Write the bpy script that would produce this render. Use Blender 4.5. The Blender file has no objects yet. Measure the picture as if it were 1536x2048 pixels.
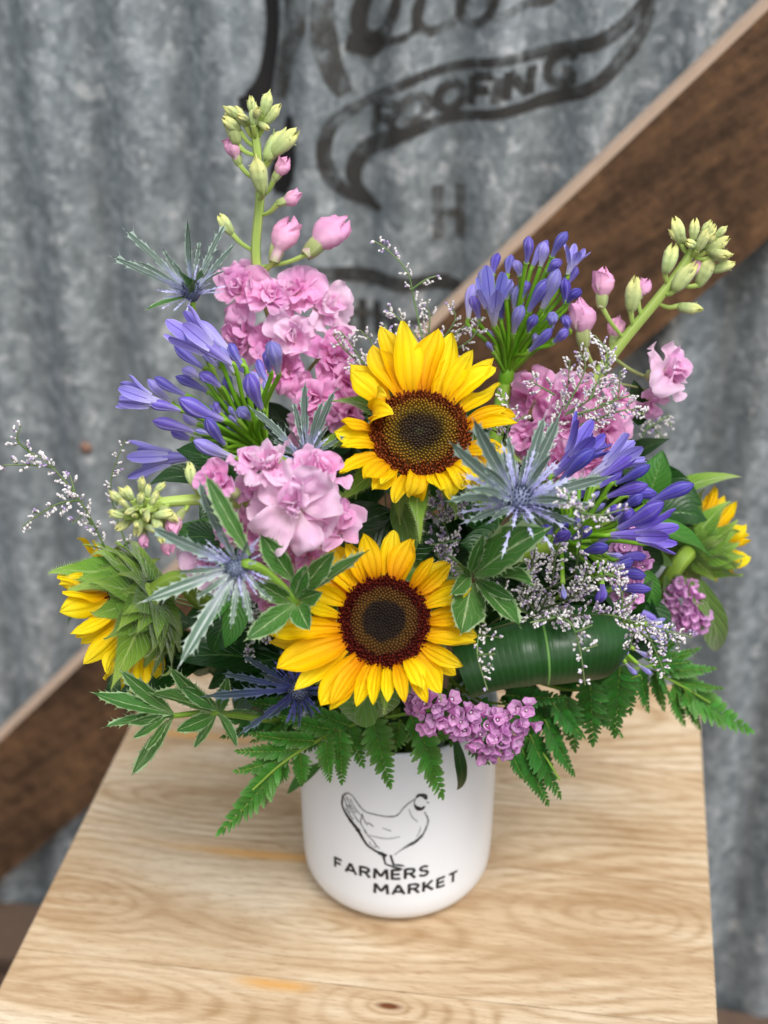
import bpy, math, random
import numpy as np
from mathutils import Matrix, Vector, noise as mnoise

random.seed(7)
SC = bpy.context.scene
COL = SC.collection
R = math.radians

# ------------------------------------------------------------------ camera
F_PX = 3000.0                       # focal length in photo pixels (photo 1536 x 2048)
PITCH = R(28.4)
CAM = Vector((-0.0083, -0.7280, 0.6484))
cam = bpy.data.cameras.new('camera')
cam.sensor_fit = 'VERTICAL'
cam.sensor_height = 36.0
cam.lens = F_PX / 2048 * 36.0
cam.clip_start = 0.02
cam.clip_end = 200
cam.dof.use_dof = True
cam.dof.focus_distance = 0.735
cam.dof.aperture_fstop = 6.5
cam_o = bpy.data.objects.new('camera', cam)
COL.objects.link(cam_o)
cam_o.location = CAM
cam_o.rotation_euler = (R(90) - PITCH, 0, 0)
SC.camera = cam_o

# ------------------------------------------------------------------ light
SUN_EL, SUN_AZ = R(58), R(155)      # overcast sky, brighter from above and behind the camera
w = bpy.data.worlds.new('World')
SC.world = w
w.use_nodes = True
nt = w.node_tree
bg = nt.nodes['Background']
sky = nt.nodes.new('ShaderNodeTexSky')
sky.sky_type = 'NISHITA'
sky.sun_disc = False
sky.sun_elevation = SUN_EL
sky.sun_rotation = SUN_AZ
sky.dust_density = 3.0
hs = nt.nodes.new('ShaderNodeHueSaturation')
hs.inputs['Saturation'].default_value = 0.22
nt.links.new(sky.outputs[0], hs.inputs['Color'])
nt.links.new(hs.outputs[0], bg.inputs['Color'])
bg.inputs['Strength'].default_value = 0.13
sun = bpy.data.lights.new('sun', 'SUN')
sun.energy = 1.5
sun.angle = R(28)
sun.color = (1.0, 0.985, 0.96)
sun_o = bpy.data.objects.new('sun', sun)
COL.objects.link(sun_o)
sun_o.location = (-1, -2, 3)
# points from the sun down to the scene: sun stands behind the camera, a little to the right
sd = Vector((math.sin(SUN_AZ) * math.cos(SUN_EL), math.cos(SUN_AZ) * math.cos(SUN_EL), math.sin(SUN_EL)))
sun_o.rotation_euler = sd.to_track_quat('Z', 'Y').to_euler()
SC.view_settings.view_transform = 'Standard'
SC.view_settings.look = 'None'
SC.view_settings.gamma = 1.0
SC.view_settings.exposure = 0.55
SC.cycles.max_bounces = 8
SC.cycles.transparent_max_bounces = 12

# ------------------------------------------------------------------ geometry helpers
RIGHT = Vector((1, 0, 0))
UP = Vector((0, math.sin(PITCH), math.cos(PITCH)))
TOW = Vector((0, -math.cos(PITCH), math.sin(PITCH)))

def D(r, u, t):
    return (RIGHT * r + UP * u + TOW * t).normalized()

def ray(px, py):
    return RIGHT * ((px - 768) / F_PX) + UP * ((1024 - py) / F_PX) - TOW

def P(px, py, Y):                   # the place where the sight line of a photo point meets the upright plane at depth Y
    d = ray(px, py)
    return CAM + d * ((Y - CAM.y) / d.y)

def PZ(px, py, Z=0.0):
    d = ray(px, py)
    return CAM + d * ((Z - CAM.z) / d.z)

def mpp(Y, py=1100):                # metres per photo pixel there
    return (P(768, py, Y) - CAM).dot(-TOW) / F_PX

def frame(pos, ydir, zdir, s=1.0, sx=None, sz=None):
    y = ydir.normalized()
    x = y.cross(zdir)
    if x.length < 1e-5:
        x = y.cross(Vector((0.3, 0.5, 0.8)))
    x.normalize()
    z = x.cross(y)
    sx = s if sx is None else sx
    sz = s if sz is None else sz
    m = Matrix(((x.x * sx, y.x * s, z.x * sz, pos.x),
                (x.y * sx, y.y * s, z.y * sz, pos.y),
                (x.z * sx, y.z * s, z.z * sz, pos.z),
                (0, 0, 0, 1)))
    return m

WM = {}

def link(name, data, M=None, parent=None):
    o = bpy.data.objects.new(name, data)
    COL.objects.link(o)
    M = Matrix.Identity(4) if M is None else M
    WM[o.name] = M
    if parent is not None:
        o.parent = parent
        o.matrix_basis = WM[parent.name].inverted() @ M
    else:
        o.matrix_basis = M
    return o

def thing(name, label, cat, loc, group=None):
    o = link(name, None, Matrix.Translation(loc))
    o.empty_display_size = 0.01
    o['label'] = label
    o['category'] = cat
    if group:
        o['group'] = group
    return o

def structure(o):
    o['kind'] = 'structure'
    return o

class MB:
    def __init__(self):
        self.v, self.f, self.uv, self.m = [], [], [], []

    def grid(self, pts, uvs=None, mat=0, wrap=False):
        """pts [rows][cols] of 3-vectors"""
        rows, cols = len(pts), len(pts[0])
        b = len(self.v)
        for r_ in pts:
            for p in r_:
                self.v.append((p[0], p[1], p[2]))
        for i in range(rows - 1):
            for j in range(cols - 1 if not wrap else cols):
                j2 = (j + 1) % cols
                self.f.append((b + i * cols + j, b + i * cols + j2, b + (i + 1) * cols + j2, b + (i + 1) * cols + j))
                if uvs is not None:
                    q = [uvs[i][j], uvs[i][j + 1], uvs[i + 1][j + 1], uvs[i + 1][j]]
                else:
                    n = cols if wrap else cols - 1
                    q = [(j / n, i / (rows - 1)), ((j + 1) / n, i / (rows - 1)), ((j + 1) / n, (i + 1) / (rows - 1)), (j / n, (i + 1) / (rows - 1))]
                self.uv.extend(q)
                self.m.append(mat)

    def poly(self, pts, uvs=None, mat=0):
        b = len(self.v)
        self.v.extend([(p[0], p[1], p[2]) for p in pts])
        self.f.append(tuple(range(b, b + len(pts))))
        self.uv.extend(uvs if uvs else [(0.5, 0.5)] * len(pts))
        self.m.append(mat)

    def tube(self, pts, rad, seg=8, mat=0, cap=True):
        pts = [Vector(p) for p in pts]
        n = len(pts)
        rr = rad if hasattr(rad, '__len__') else [rad] * n
        t = [(pts[min(i + 1, n - 1)] - pts[max(i - 1, 0)]).normalized() for i in range(n)]
        a = t[0].orthogonal().normalized()
        rings = []
        for i in range(n):
            a = (a - t[i] * a.dot(t[i]))
            a = a.normalized() if a.length > 1e-6 else t[i].orthogonal().normalized()
            b = t[i].cross(a)
            rings.append([pts[i] + (a * math.cos(2 * math.pi * k / seg) + b * math.sin(2 * math.pi * k / seg)) * rr[i] for k in range(seg)])
        self.grid(rings, None, mat, wrap=True)
        if cap:
            self.poly(list(reversed(rings[0])), None, mat)
            self.poly(rings[-1], None, mat)

    def box(self, x0, x1, y0, y1, z0, z1, mat=0):
        c = [Vector((x, y, z)) for z in (z0, z1) for y in (y0, y1) for x in (x0, x1)]
        for q in ((0, 2, 3, 1), (4, 5, 7, 6), (0, 1, 5, 4), (2, 6, 7, 3), (0, 4, 6, 2), (1, 3, 7, 5)):
            self.poly([c[k] for k in q], None, mat)

    def add(self, other, M=None, mat=None):
        b = len(self.v)
        for p in other.v:
            q = Vector(p)
            if M is not None:
                q = M @ q
            self.v.append(tuple(q))
        self.f.extend([tuple(b + i for i in f) for f in other.f])
        self.uv.extend(other.uv)
        self.m.extend(other.m if mat is None else [mat] * len(other.m))

    def mesh(self, name, mats, smooth=True):
        me = bpy.data.meshes.new(name)
        me.from_pydata(self.v, [], self.f)
        uvl = me.uv_layers.new(name='UVMap')
        uvl.data.foreach_set('uv', [c for q in self.uv for c in q])
        mats = mats if isinstance(mats, (list, tuple)) else [mats]
        for m in mats:
            me.materials.append(m)
        me.polygons.foreach_set('material_index', self.m)
        me.polygons.foreach_set('use_smooth', [smooth] * len(self.f))
        me.update()
        return me

def catmull(pts, n=8):
    pts = [Vector(p) for p in pts]
    if len(pts) == 2:
        return [pts[0].lerp(pts[1], i / n) for i in range(n + 1)]
    q = [pts[0] * 2 - pts[1]] + pts + [pts[-1] * 2 - pts[-2]]
    out = []
    for i in range(1, len(q) - 2):
        for k in range(n):
            t = k / n
            a, b, c, d = q[i - 1], q[i], q[i + 1], q[i + 2]
            out.append(0.5 * ((2 * b) + (c - a) * t + (2 * a - 5 * b + 4 * c - d) * t * t + (3 * b - a - 3 * c + d) * t ** 3))
    out.append(pts[-1])
    return out

# ------------------------------------------------------------------ materials
def srgb(h):
    if isinstance(h, str):
        c = [int(h[i:i + 2], 16) / 255 for i in (0, 2, 4)]
        return tuple(x / 12.92 if x <= 0.04045 else ((x + 0.055) / 1.055) ** 2.4 for x in c) + (1,)
    return tuple(h) + (1,)

class NT:
    def __init__(self, name):
        self.m = bpy.data.materials.new(name)
        self.m.use_nodes = True
        self.t = self.m.node_tree
        self.b = self.t.nodes['Principled BSDF']
        self.out = self.t.nodes['Material Output']

    def n(self, typ, **kw):
        nd = self.t.nodes.new(typ)
        for k, v in kw.items():
            setattr(nd, k, v)
        return nd

    def put(self, sock, val):
        if hasattr(val, 'is_linked') or hasattr(val, 'links'):
            self.t.links.new(val, sock)
        else:
            if hasattr(sock, 'default_value'):
                try:
                    sock.default_value = val
                except Exception:
                    sock.default_value = tuple(val) + (1,)

    def math(self, op, a, b=0.0, c=None, clamp=False):
        nd = self.n('ShaderNodeMath', operation=op, use_clamp=clamp)
        self.put(nd.inputs[0], a)
        self.put(nd.inputs[1], b)
        if c is not None:
            self.put(nd.inputs[2], c)
        return nd.outputs[0]

    def ramp(self, fac, stops, interp='LINEAR'):
        nd = self.n('ShaderNodeValToRGB')
        nd.color_ramp.interpolation = interp
        el = nd.color_ramp.elements
        while len(el) < len(stops):
            el.new(0.5)
        for e, (p, c) in zip(el, stops):
            e.position = p
            e.color = srgb(c) if not isinstance(c, float) else (c, c, c, 1)
        self.put(nd.inputs[0], fac)
        return nd.outputs[0]

    def mix(self, fac, a, b, mode='MIX'):
        nd = self.n('ShaderNodeMix', data_type='RGBA', blend_type=mode)
        self.put(nd.inputs[0], fac)
        self.put(nd.inputs[6], a if not isinstance(a, str) else srgb(a))
        self.put(nd.inputs[7], b if not isinstance(b, str) else srgb(b))
        return nd.outputs[2]

    def noise(self, vec, scale, detail=3, rough=0.55, dist=0.0):
        nd = self.n('ShaderNodeTexNoise')
        if vec is not None:
            self.put(nd.inputs['Vector'], vec)
        nd.inputs['Scale'].default_value = scale
        nd.inputs['Detail'].default_value = detail
        nd.inputs['Roughness'].default_value = rough
        nd.inputs['Distortion'].default_value = dist
        return nd.outputs['Fac']

    def coord(self, kind='Object'):
        return self.n('ShaderNodeTexCoord').outputs[kind]

    def vscale(self, vec, s):
        nd = self.n('ShaderNodeMapping')
        self.put(nd.inputs['Vector'], vec)
        nd.inputs['Scale'].default_value = s
        return nd.outputs[0]

    def sep(self, vec):
        nd = self.n('ShaderNodeSeparateXYZ')
        self.put(nd.inputs[0], vec)
        return nd.outputs

    def bump(self, h, dist=0.001, strength=0.5):
        nd = self.n('ShaderNodeBump')
        nd.inputs['Strength'].default_value = strength
        nd.inputs['Distance'].default_value = dist
        self.put(nd.inputs['Height'], h)
        self.t.links.new(nd.outputs[0], self.b.inputs['Normal'])
        return nd.outputs[0]

def surf_mat(name, stops, trans=0.25, rough=0.5, spec=0.35, midrib=None, side=None, par=None, edge=None,
             nz=0.0, nzs=120.0, var=0.08, bump=0.0, tcol=None, urep=1, sheen=0.0):
    """petal / leaf: colour along the length (uv v), ribs and veins from uv u"""
    k = NT(name)
    uvs = k.sep(k.coord('UV'))
    u, v = uvs[0], uvs[1]
    if urep > 1:
        u = k.math('FRACT', k.math('MULTIPLY', u, float(urep)))
    nf = k.noise(k.coord('Object'), nzs, 4)
    vv = k.math('ADD', v, k.math('MULTIPLY', k.math('SUBTRACT', nf, 0.5), 0.25), clamp=True)
    c = k.ramp(vv, stops)
    du = k.math('ABSOLUTE', k.math('SUBTRACT', u, 0.5))
    height = k.math('MULTIPLY', nf, 0.3)
    if par:                                     # parallel veins
        fr, st, col = par
        s = k.math('SINE', k.math('ADD', k.math('MULTIPLY', u, fr * 2 * math.pi), k.math('MULTIPLY', nf, 1.5)))
        s = k.math('MULTIPLY_ADD', s, 0.5, 0.5)
        s = k.math('POWER', s, 3.0)
        c = k.mix(k.math('MULTIPLY', s, st), c, col)
        height = k.math('ADD', height, s)
    if side:                                    # pinnate veins
        K, S, st, col = side
        s = k.math('SINE', k.math('MULTIPLY', k.math('SUBTRACT', k.math('MULTIPLY', v, float(K)), k.math('MULTIPLY', du, float(S))), 2 * math.pi))
        s = k.math('POWER', k.math('MULTIPLY_ADD', s, 0.5, 0.5), 10.0)
        c = k.mix(k.math('MULTIPLY', s, st), c, col)
        if st > 0.1:
            height = k.math('SUBTRACT', height, s)
    if midrib:
        col, wd, st = midrib
        s = k.math('SUBTRACT', 1.0, k.math('DIVIDE', du, wd), clamp=True)
        c = k.mix(k.math('MULTIPLY', s, st), c, col)
        height = k.math('ADD', height, s)
    if edge:
        col, wd, st = edge
        s = k.math('DIVIDE', k.math('SUBTRACT', du, 0.5 - wd), wd, clamp=True)
        c = k.mix(k.math('MULTIPLY', s, st), c, col)
    if nz:
        c = k.mix(k.math('MULTIPLY', nf, nz), c, (0.02, 0.02, 0.01, 1), 'MULTIPLY')
    if var:
        ri = k.n('ShaderNodeObjectInfo').outputs['Random']
        hsv = k.n('ShaderNodeHueSaturation')
        k.put(hsv.inputs['Value'], k.math('MULTIPLY_ADD', ri, 2 * var, 1 - var))
        k.put(hsv.inputs['Hue'], k.math('MULTIPLY_ADD', ri, 0.02, 0.49))
        k.put(hsv.inputs['Color'], c)
        c = hsv.outputs[0]
    k.put(k.b.inputs['Base Color'], c)
    k.b.inputs['Roughness'].default_value = rough
    k.b.inputs['Specular IOR Level'].default_value = spec
    if sheen:
        k.b.inputs['Sheen Weight'].default_value = sheen
        k.b.inputs['Sheen Roughness'].default_value = 0.4
    nrm = None
    if bump:
        nrm = k.bump(height, bump, 0.7)
    if trans > 0:
        tr = k.n('ShaderNodeBsdfTranslucent')
        if tcol:
            k.put(tr.inputs['Color'], k.mix(0.5, c, tcol))
        else:
            k.put(tr.inputs['Color'], c)
        if nrm is not None:
            k.t.links.new(nrm, tr.inputs['Normal'])
        mx = k.n('ShaderNodeMixShader')
        mx.inputs[0].default_value = trans
        k.t.links.new(k.b.outputs[0], mx.inputs[1])
        k.t.links.new(tr.outputs[0], mx.inputs[2])
        k.t.links.new(mx.outputs[0], k.out.inputs['Surface'])
    return k.m

M = {}
M['yellow'] = surf_mat('sunflower_petal', [(0, 'F2A800'), (0.22, 'FCCB00'), (0.55, 'FFDD08'), (1, 'FFE830')], 0.35, 0.55, 0.2,
                       par=(3, 0.14, 'E8A000'), bump=0.0006, var=0.05)
M['yellow_deep'] = surf_mat('sunflower_petal_deep', [(0, 'E08A00'), (0.25, 'F8B800'), (0.6, 'FFD200'), (1, 'FFDE10')], 0.35, 0.55, 0.2,
                            par=(3, 0.18, 'DC9000'), bump=0.0006, var=0.05)
M['bract'] = surf_mat('sunflower_bract', [(0, '4E7424'), (0.5, '6E962F'), (1, 'A0BE52')], 0.2, 0.6, 0.2,
                      midrib=('B4CC78', 0.06, 0.6), side=(7, 5, 0.25, 'A5C566'), bump=0.0004, sheen=0.5)
M['stem'] = surf_mat('green_stem', [(0, '5A7D2A'), (1, '86A83C')], 0, 0.55, 0.3, par=(5, 0.4, '9FBE55'), var=0.1, bump=0.0003)
M['stem_pale'] = surf_mat('pale_stem', [(0, '8FAE45'), (1, 'B7CC6B')], 0.1, 0.55, 0.3, par=(4, 0.4, 'D0DE92'), var=0.06, bump=0.0003)
M['stem_brown'] = surf_mat('brown_stem', [(0, '5A4A38'), (1, '77644C')], 0, 0.5, 0.35, par=(6, 0.5, '94876A'), var=0.05, bump=0.0003)
M['pink'] = surf_mat('stock_petal', [(0, 'EFEBB8'), (0.14, 'FAD8E8'), (0.4, 'F6B8E2'), (0.8, 'F7BEE6'), (1, 'FAD4F0')], 0.42, 0.6, 0.18,
                     side=(4, 6, 0.095, 'E38DC4'), edge=('F7D3EC', 0.1, 0.5), var=0.06, bump=0.0005, sheen=0.15)
M['pink_deep'] = surf_mat('stock_petal_deep', [(0, 'EADFB0'), (0.12, 'F3B4D6'), (0.5, 'F09CD6'), (1, 'F6BCE6')], 0.42, 0.6, 0.18,
                          side=(4, 6, 0.095, 'D873B4'), edge=('F2BFE3', 0.1, 0.5), var=0.06, bump=0.0005, sheen=0.15)
M['pink_pale'] = surf_mat('stock_petal_pale', [(0, 'F2EFC0'), (0.15, 'FBE6EE'), (0.5, 'F8D0EC'), (1, 'FADCF2')], 0.42, 0.6, 0.18,
                          side=(4, 6, 0.095, 'E9A6D2'), edge=('FBE3F4', 0.1, 0.5), var=0.05, bump=0.0005, sheen=0.15)
M['bud_green'] = surf_mat('stock_bud', [(0, 'AFC078'), (0.45, 'C9D894'), (0.75, 'E6EA9E'), (1, 'F0EE92')], 0.2, 0.6, 0.2,
                          par=(1, 0.3, 'A0B068'), urep=4, var=0.07, bump=0.0004, sheen=0.4)
M['bud_pink'] = surf_mat('stock_bud_pink', [(0, 'C6CC95'), (0.18, 'EBCBCF'), (0.45, 'F7BEDB'), (1, 'F9B4DC')], 0.25, 0.6, 0.2,
                         par=(1, 0.3, 'DE93C4'), urep=3, var=0.05, bump=0.0004)
M['sepal'] = surf_mat('stock_sepal', [(0, '93A65A'), (1, 'C3CD90')], 0.25, 0.6, 0.2, midrib=('D7DFA9', 0.1, 0.4), sheen=0.4)
M['aga'] = surf_mat('agapanthus_floret', [(0, 'BDB6DC'), (0.22, '988EDA'), (0.6, '7C6ED2'), (1, '6C5DC8')], 0.25, 0.45, 0.35,
                    par=(1, 0.5, 'B9B4EE'), urep=6, var=0.12, bump=0.0004)
M['aga_deep'] = surf_mat('agapanthus_floret_deep', [(0, '9C92D0'), (0.22, '7568C8'), (0.6, '5F50C0'), (1, '5142B0')], 0.22, 0.45, 0.35,
                         par=(1, 0.45, '9F98E4'), urep=6, var=0.12, bump=0.0004)
M['aga_tepal_deep'] = surf_mat('agapanthus_tepal_deep', [(0, 'A49CE0'), (0.4, '7A6DD2'), (1, '6455C6')], 0.25, 0.45, 0.35,
                               midrib=('463AA8', 0.07, 0.8), edge=('B5AFF0', 0.12, 0.5), var=0.06, bump=0.0004)
M['aga_pale'] = surf_mat('agapanthus_floret_pale', [(0, 'E4E2CE'), (0.22, 'CFCAE8'), (0.6, 'AAA2EA'), (1, '958CE4')], 0.28, 0.45, 0.35,
                         par=(1, 0.55, 'C6C3EE'), urep=6, var=0.12, bump=0.0004)
M['aga_tepal'] = surf_mat('agapanthus_tepal', [(0, 'C9C4EE'), (0.4, 'A59DEA'), (1, '938AE4')], 0.3, 0.45, 0.35,
                          midrib=('5D53C4', 0.07, 0.8), edge=('D3D0F8', 0.12, 0.5), var=0.06, bump=0.0004)
M['pedicel'] = surf_mat('agapanthus_pedicel', [(0, '5E9018'), (0.7, '7FB428'), (1, 'A4C858')], 0.15, 0.45, 0.4, var=0.12)
M['holly'] = surf_mat('sea_holly_bract', [(0, 'B9B8E4'), (0.25, '9CA2C4'), (0.45, '67796F'), (1, '4C6153')], 0.15, 0.45, 0.4,
                      midrib=('B9C6C4', 0.07, 0.7), edge=('A9BDB0', 0.05, 0.6), side=(6, 6, 0.12, '92A89C'), var=0.1, bump=0.0004)
M['holly_silver'] = surf_mat('sea_holly_bract_silver', [(0, 'C9CBE2'), (0.3, 'B7C2C6'), (0.5, '6C8A76'), (1, '46684A')], 0.15, 0.42, 0.45,
                             midrib=('E4ECE8', 0.13, 0.9), edge=('C6D6C6', 0.08, 0.7), side=(6, 6, 0.3, 'C0CEC4'), var=0.1, bump=0.0004)
M['holly_blue'] = surf_mat('sea_holly_bract_blue', [(0, '5E5CB4'), (0.35, '4C5690'), (0.6, '3E4E66'), (1, '38513F')], 0.12, 0.45, 0.4,
                           midrib=('8E98C4', 0.08, 0.5), edge=('7F8EA8', 0.07, 0.5), var=0.1, bump=0.0004)
M['holly_needle'] = surf_mat('sea_holly_needle', [(0, 'ACA9E4'), (0.6, 'BEBEEA'), (1, 'CDD3E4')], 0.15, 0.45, 0.4, var=0.1)
M['holly_needle_blue'] = surf_mat('sea_holly_needle_blue', [(0, '5552B6'), (1, '6E74B0')], 0.1, 0.45, 0.4, var=0.1)
M['holly_cone'] = surf_mat('sea_holly_cone', [(0, '3B4658'), (1, '8A93B0')], 0.0, 0.5, 0.3, var=0.05)
M['holly_leaf'] = surf_mat('sea_holly_leaf', [(0, '7FA062'), (0.25, '4C7E34'), (1, '3E7030')], 0.2, 0.4, 0.45,
                           midrib=('BBD29A', 0.05, 0.85), edge=('B7CC9C', 0.05, 0.6), side=(5, 5, 0.45, '8DB070'), var=0.12, bump=0.0006)
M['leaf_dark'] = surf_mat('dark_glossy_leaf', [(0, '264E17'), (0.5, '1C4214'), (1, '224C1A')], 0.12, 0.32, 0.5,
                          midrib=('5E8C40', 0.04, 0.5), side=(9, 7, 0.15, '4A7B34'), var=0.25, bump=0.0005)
M['leaf_mid'] = surf_mat('mid_green_leaf', [(0, '4A7F2A'), (1, '3E7A2C')], 0.2, 0.4, 0.4,
                         midrib=('7FA85A', 0.04, 0.6), side=(8, 6, 0.2, '6A9A48'), var=0.2, bump=0.0005)
M['leaf_soft'] = surf_mat('soft_sunflower_leaf', [(0, '5C7F35'), (1, '6F9443')], 0.2, 0.6, 0.2,
                          midrib=('9CB873', 0.05, 0.6), side=(5, 4, 0.5, '86A75A'), var=0.1, bump=0.0008, sheen=0.5)
M['aspid'] = surf_mat('aspidistra_leaf', [(0, '20471C'), (0.5, '2A5826'), (1, '1C4018')], 0.06, 0.34, 0.4,
                      midrib=('7DB05A', 0.010, 0.9), par=(27, 0.13, '44763F'), var=0.0, bump=0.00006)
M['fern'] = surf_mat('fern_leaflet', [(0, '34701A'), (0.5, '478A26'), (1, '82B066')], 0.25, 0.35, 0.45,
                     midrib=('7DB25A', 0.06, 0.5), side=(6, 5, 0.3, '69A548'), var=0.22, bump=0.0004)
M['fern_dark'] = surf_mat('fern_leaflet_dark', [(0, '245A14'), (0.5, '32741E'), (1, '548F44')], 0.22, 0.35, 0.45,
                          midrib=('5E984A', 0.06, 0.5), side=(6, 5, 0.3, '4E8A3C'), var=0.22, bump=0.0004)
M['caspia_white'] = surf_mat('caspia_floret_white', [(0, 'D9D2D4'), (1, 'FAF6F6')], 0.2, 0.7, 0.1, var=0.0)
M['caspia_lilac'] = surf_mat('caspia_floret_lilac', [(0, '9E88B4'), (1, 'C9B4DE')], 0.2, 0.7, 0.1, var=0.0)
M['caspia_calyx'] = surf_mat('caspia_calyx', [(0, '4C5A34'), (1, '6C6A4C')], 0.0, 0.7, 0.1, var=0.0)
M['caspia_stem'] = surf_mat('caspia_stem', [(0, '5C7A44'), (1, '7E8F60')], 0.0, 0.6, 0.2, var=0.1)
M['statice'] = surf_mat('statice_floret', [(0, 'CC7CC0'), (0.3, 'EAA0DE'), (0.75, 'EDB0E8'), (1, 'F6D4F2')], 0.45, 0.6, 0.2,
                        par=(1, 0.3, 'CF82C8'), urep=5, var=0.12, bump=0.0003)

def plain(name, col, rough=0.5, metal=0.0, spec=0.5, var=0.0):
    k = NT(name)
    nf = k.noise(k.coord('Object'), 60, 3)
    c = srgb(col)
    k.put(k.b.inputs['Base Color'], k.mix(nf, tuple(x * (1 - var) for x in c[:3]) + (1,), tuple(min(1, x * (1 + var)) for x in c[:3]) + (1,)))
    k.b.inputs['Roughness'].default_value = rough
    k.b.inputs['Metallic'].default_value = metal
    k.b.inputs['Specular IOR Level'].default_value = spec
    return k.m

# --- sunflower disc: radial colour
def disc_mat(name, stops):
    k = NT(name)
    uvs = k.sep(k.coord('UV'))
    nf = k.noise(k.coord('Object'), 3.2, 5, 0.75)
    r_ = k.math('ADD', uvs[0], k.math('MULTIPLY', k.math('SUBTRACT', nf, 0.5), 0.34), clamp=True)
    c = k.ramp(r_, stops)
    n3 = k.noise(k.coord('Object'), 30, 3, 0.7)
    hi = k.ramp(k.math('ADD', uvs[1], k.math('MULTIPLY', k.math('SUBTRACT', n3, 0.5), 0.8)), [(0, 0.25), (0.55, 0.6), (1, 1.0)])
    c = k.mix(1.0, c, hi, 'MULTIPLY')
    k.put(k.b.inputs['Base Color'], c)
    k.b.inputs['Roughness'].default_value = 0.75
    k.b.inputs['Specular IOR Level'].default_value = 0.12
    return k.m
M['disc_a'] = disc_mat('sunflower_disc_olive', [(0, '4E4A2C'), (0.12, '3E3128'), (0.36, '46341E'), (0.5, '80651C'), (0.68, '96691A'), (0.76, '7A3A16'), (1, '9A4A1E')])
M['disc_b'] = disc_mat('sunflower_disc_dark', [(0, '241A16'), (0.42, '33241A'), (0.5, '6B4A1A'), (0.68, '6A4216'), (0.74, '54150E'), (1, '7A2412')])

# --- galvanised sheet
def galvanised():
    k = NT('galvanised_metal')
    co = k.coord('Object')
    v1 = k.n('ShaderNodeTexVoronoi'); k.put(v1.inputs['Vector'], co); v1.inputs['Scale'].default_value = 95
    v2 = k.n('ShaderNodeTexVoronoi'); k.put(v2.inputs['Vector'], co); v2.inputs['Scale'].default_value = 190
    n1 = k.noise(k.vscale(co, (1, 1, 0.6)), 6, 4, 0.6, 0.2)
    n2 = k.noise(k.vscale(co, (1.3, 1.3, 0.6)), 60, 5, 0.7, 0.2)
    s1 = k.sep(v1.outputs['Color'])[0]
    s2 = k.sep(v2.outputs['Color'])[1]
    f = k.math('ADD', k.math('MULTIPLY', s1, 0.20), k.math('MULTIPLY', s2, 0.16))
    f = k.math('ADD', f, k.math('MULTIPLY', n1, 0.22))
    f = k.math('ADD', f, k.math('MULTIPLY', n2, 0.42))
    c = k.ramp(f, [(0.30, '7E878B'), (0.48, '9CA5A9'), (0.62, 'B9C1C5'), (0.76, 'E6EBEC')])
    spots = k.ramp(k.noise(co, 48, 3, 0.55), [(0.62, 0.0), (0.70, 1.0)])
    c = k.mix(k.math('MULTIPLY', spots, 0.55), c, 'F8FAFA')
    # shade of the furrows painted into the sheet colour, broken up into streaks
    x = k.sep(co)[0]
    fur_shade = k.math('MULTIPLY_ADD', k.math('SINE', k.math('MULTIPLY', x, 2 * math.pi / 0.076)), -0.5, 0.5)
    fur_shade = k.math('POWER', fur_shade, 3.0)
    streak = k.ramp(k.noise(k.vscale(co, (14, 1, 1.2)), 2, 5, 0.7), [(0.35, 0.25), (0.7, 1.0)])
    c = k.mix(k.math('MULTIPLY', k.math('MULTIPLY', fur_shade, streak), 0.55), c, '5A5E5E')
    grime = k.ramp(k.noise(k.vscale(co, (3, 3, 0.8)), 5, 5, 0.7), [(0.55, 0.0), (0.80, 1.0)])
    c = k.mix(k.math('MULTIPLY', grime, 0.22), c, '6A6458')
    k.put(k.b.inputs['Base Color'], c)
    k.b.inputs['Metallic'].default_value = 0.50
    k.put(k.b.inputs['Roughness'], k.ramp(n2, [(0.3, 0.36), (0.7, 0.52)]))
    k.bump(f, 0.0012, 0.3)
    return k.m
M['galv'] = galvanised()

def faded_paint(name, dark, amount):
    k = NT(name)
    co = k.coord('Object')
    nf = k.noise(co, 55, 6, 0.75)
    n2 = k.noise(co, 9, 3, 0.6)
    a = k.math('ADD', k.math('MULTIPLY', nf, 0.75), k.math('MULTIPLY', n2, 0.45))
    al = k.ramp(a, [(amount - 0.12, 1.0), (amount + 0.10, 0.12)])
    k.put(k.b.inputs['Base Color'], srgb(dark))
    k.b.inputs['Roughness'].default_value = 0.6
    k.put(k.b.inputs['Alpha'], al)
    return k.m
M['paint'] = faded_paint('worn_black_paint', '33312E', 0.66)
M['paint_thin'] = faded_paint('faded_grey_paint', '44423E', 0.60)
M['paint_solid'] = faded_paint('solid_black_paint', '121010', 0.92)

def rusty(name, dark=1.0):
    k = NT(name)
    co = k.coord('Object')
    rot = k.n('ShaderNodeMapping'); k.put(rot.inputs['Vector'], co); rot.inputs['Rotation'].default_value = (0, R(40), 0)
    a = k.noise(k.vscale(rot.outputs[0], (.45, 1, 1)), 9, 6, 0.65, 0.5)
    g = k.noise(k.vscale(rot.outputs[0], (4, 60, 90)), 1.0, 5, 0.7)
    b = k.noise(co, 75, 6, 0.8)
    f = k.math('ADD', k.math('ADD', k.math('MULTIPLY', a, 0.42), k.math('MULTIPLY', b, 0.33)), k.math('MULTIPLY', g, 0.25))
    c = k.ramp(f, [(0.36, '261A12'), (0.46, '453222'), (0.54, '664A33'), (0.61, '84623F'), (0.70, '9C8878')])
    k.put(k.b.inputs['Base Color'], c)
    k.put(k.b.inputs['Roughness'], k.ramp(b, [(0.3, 0.45), (0.7, 0.8)]))
    k.b.inputs['Specular IOR Level'].default_value = 0.3
    k.bump(b, 0.002, 0.5)
    return k.m
M['rust'] = rusty('rusty_brown_steel')
M['pale_edge'] = plain('pale_sawn_edge', 'C4AB96', 0.6, 0, 0.3, 0.15)

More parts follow.
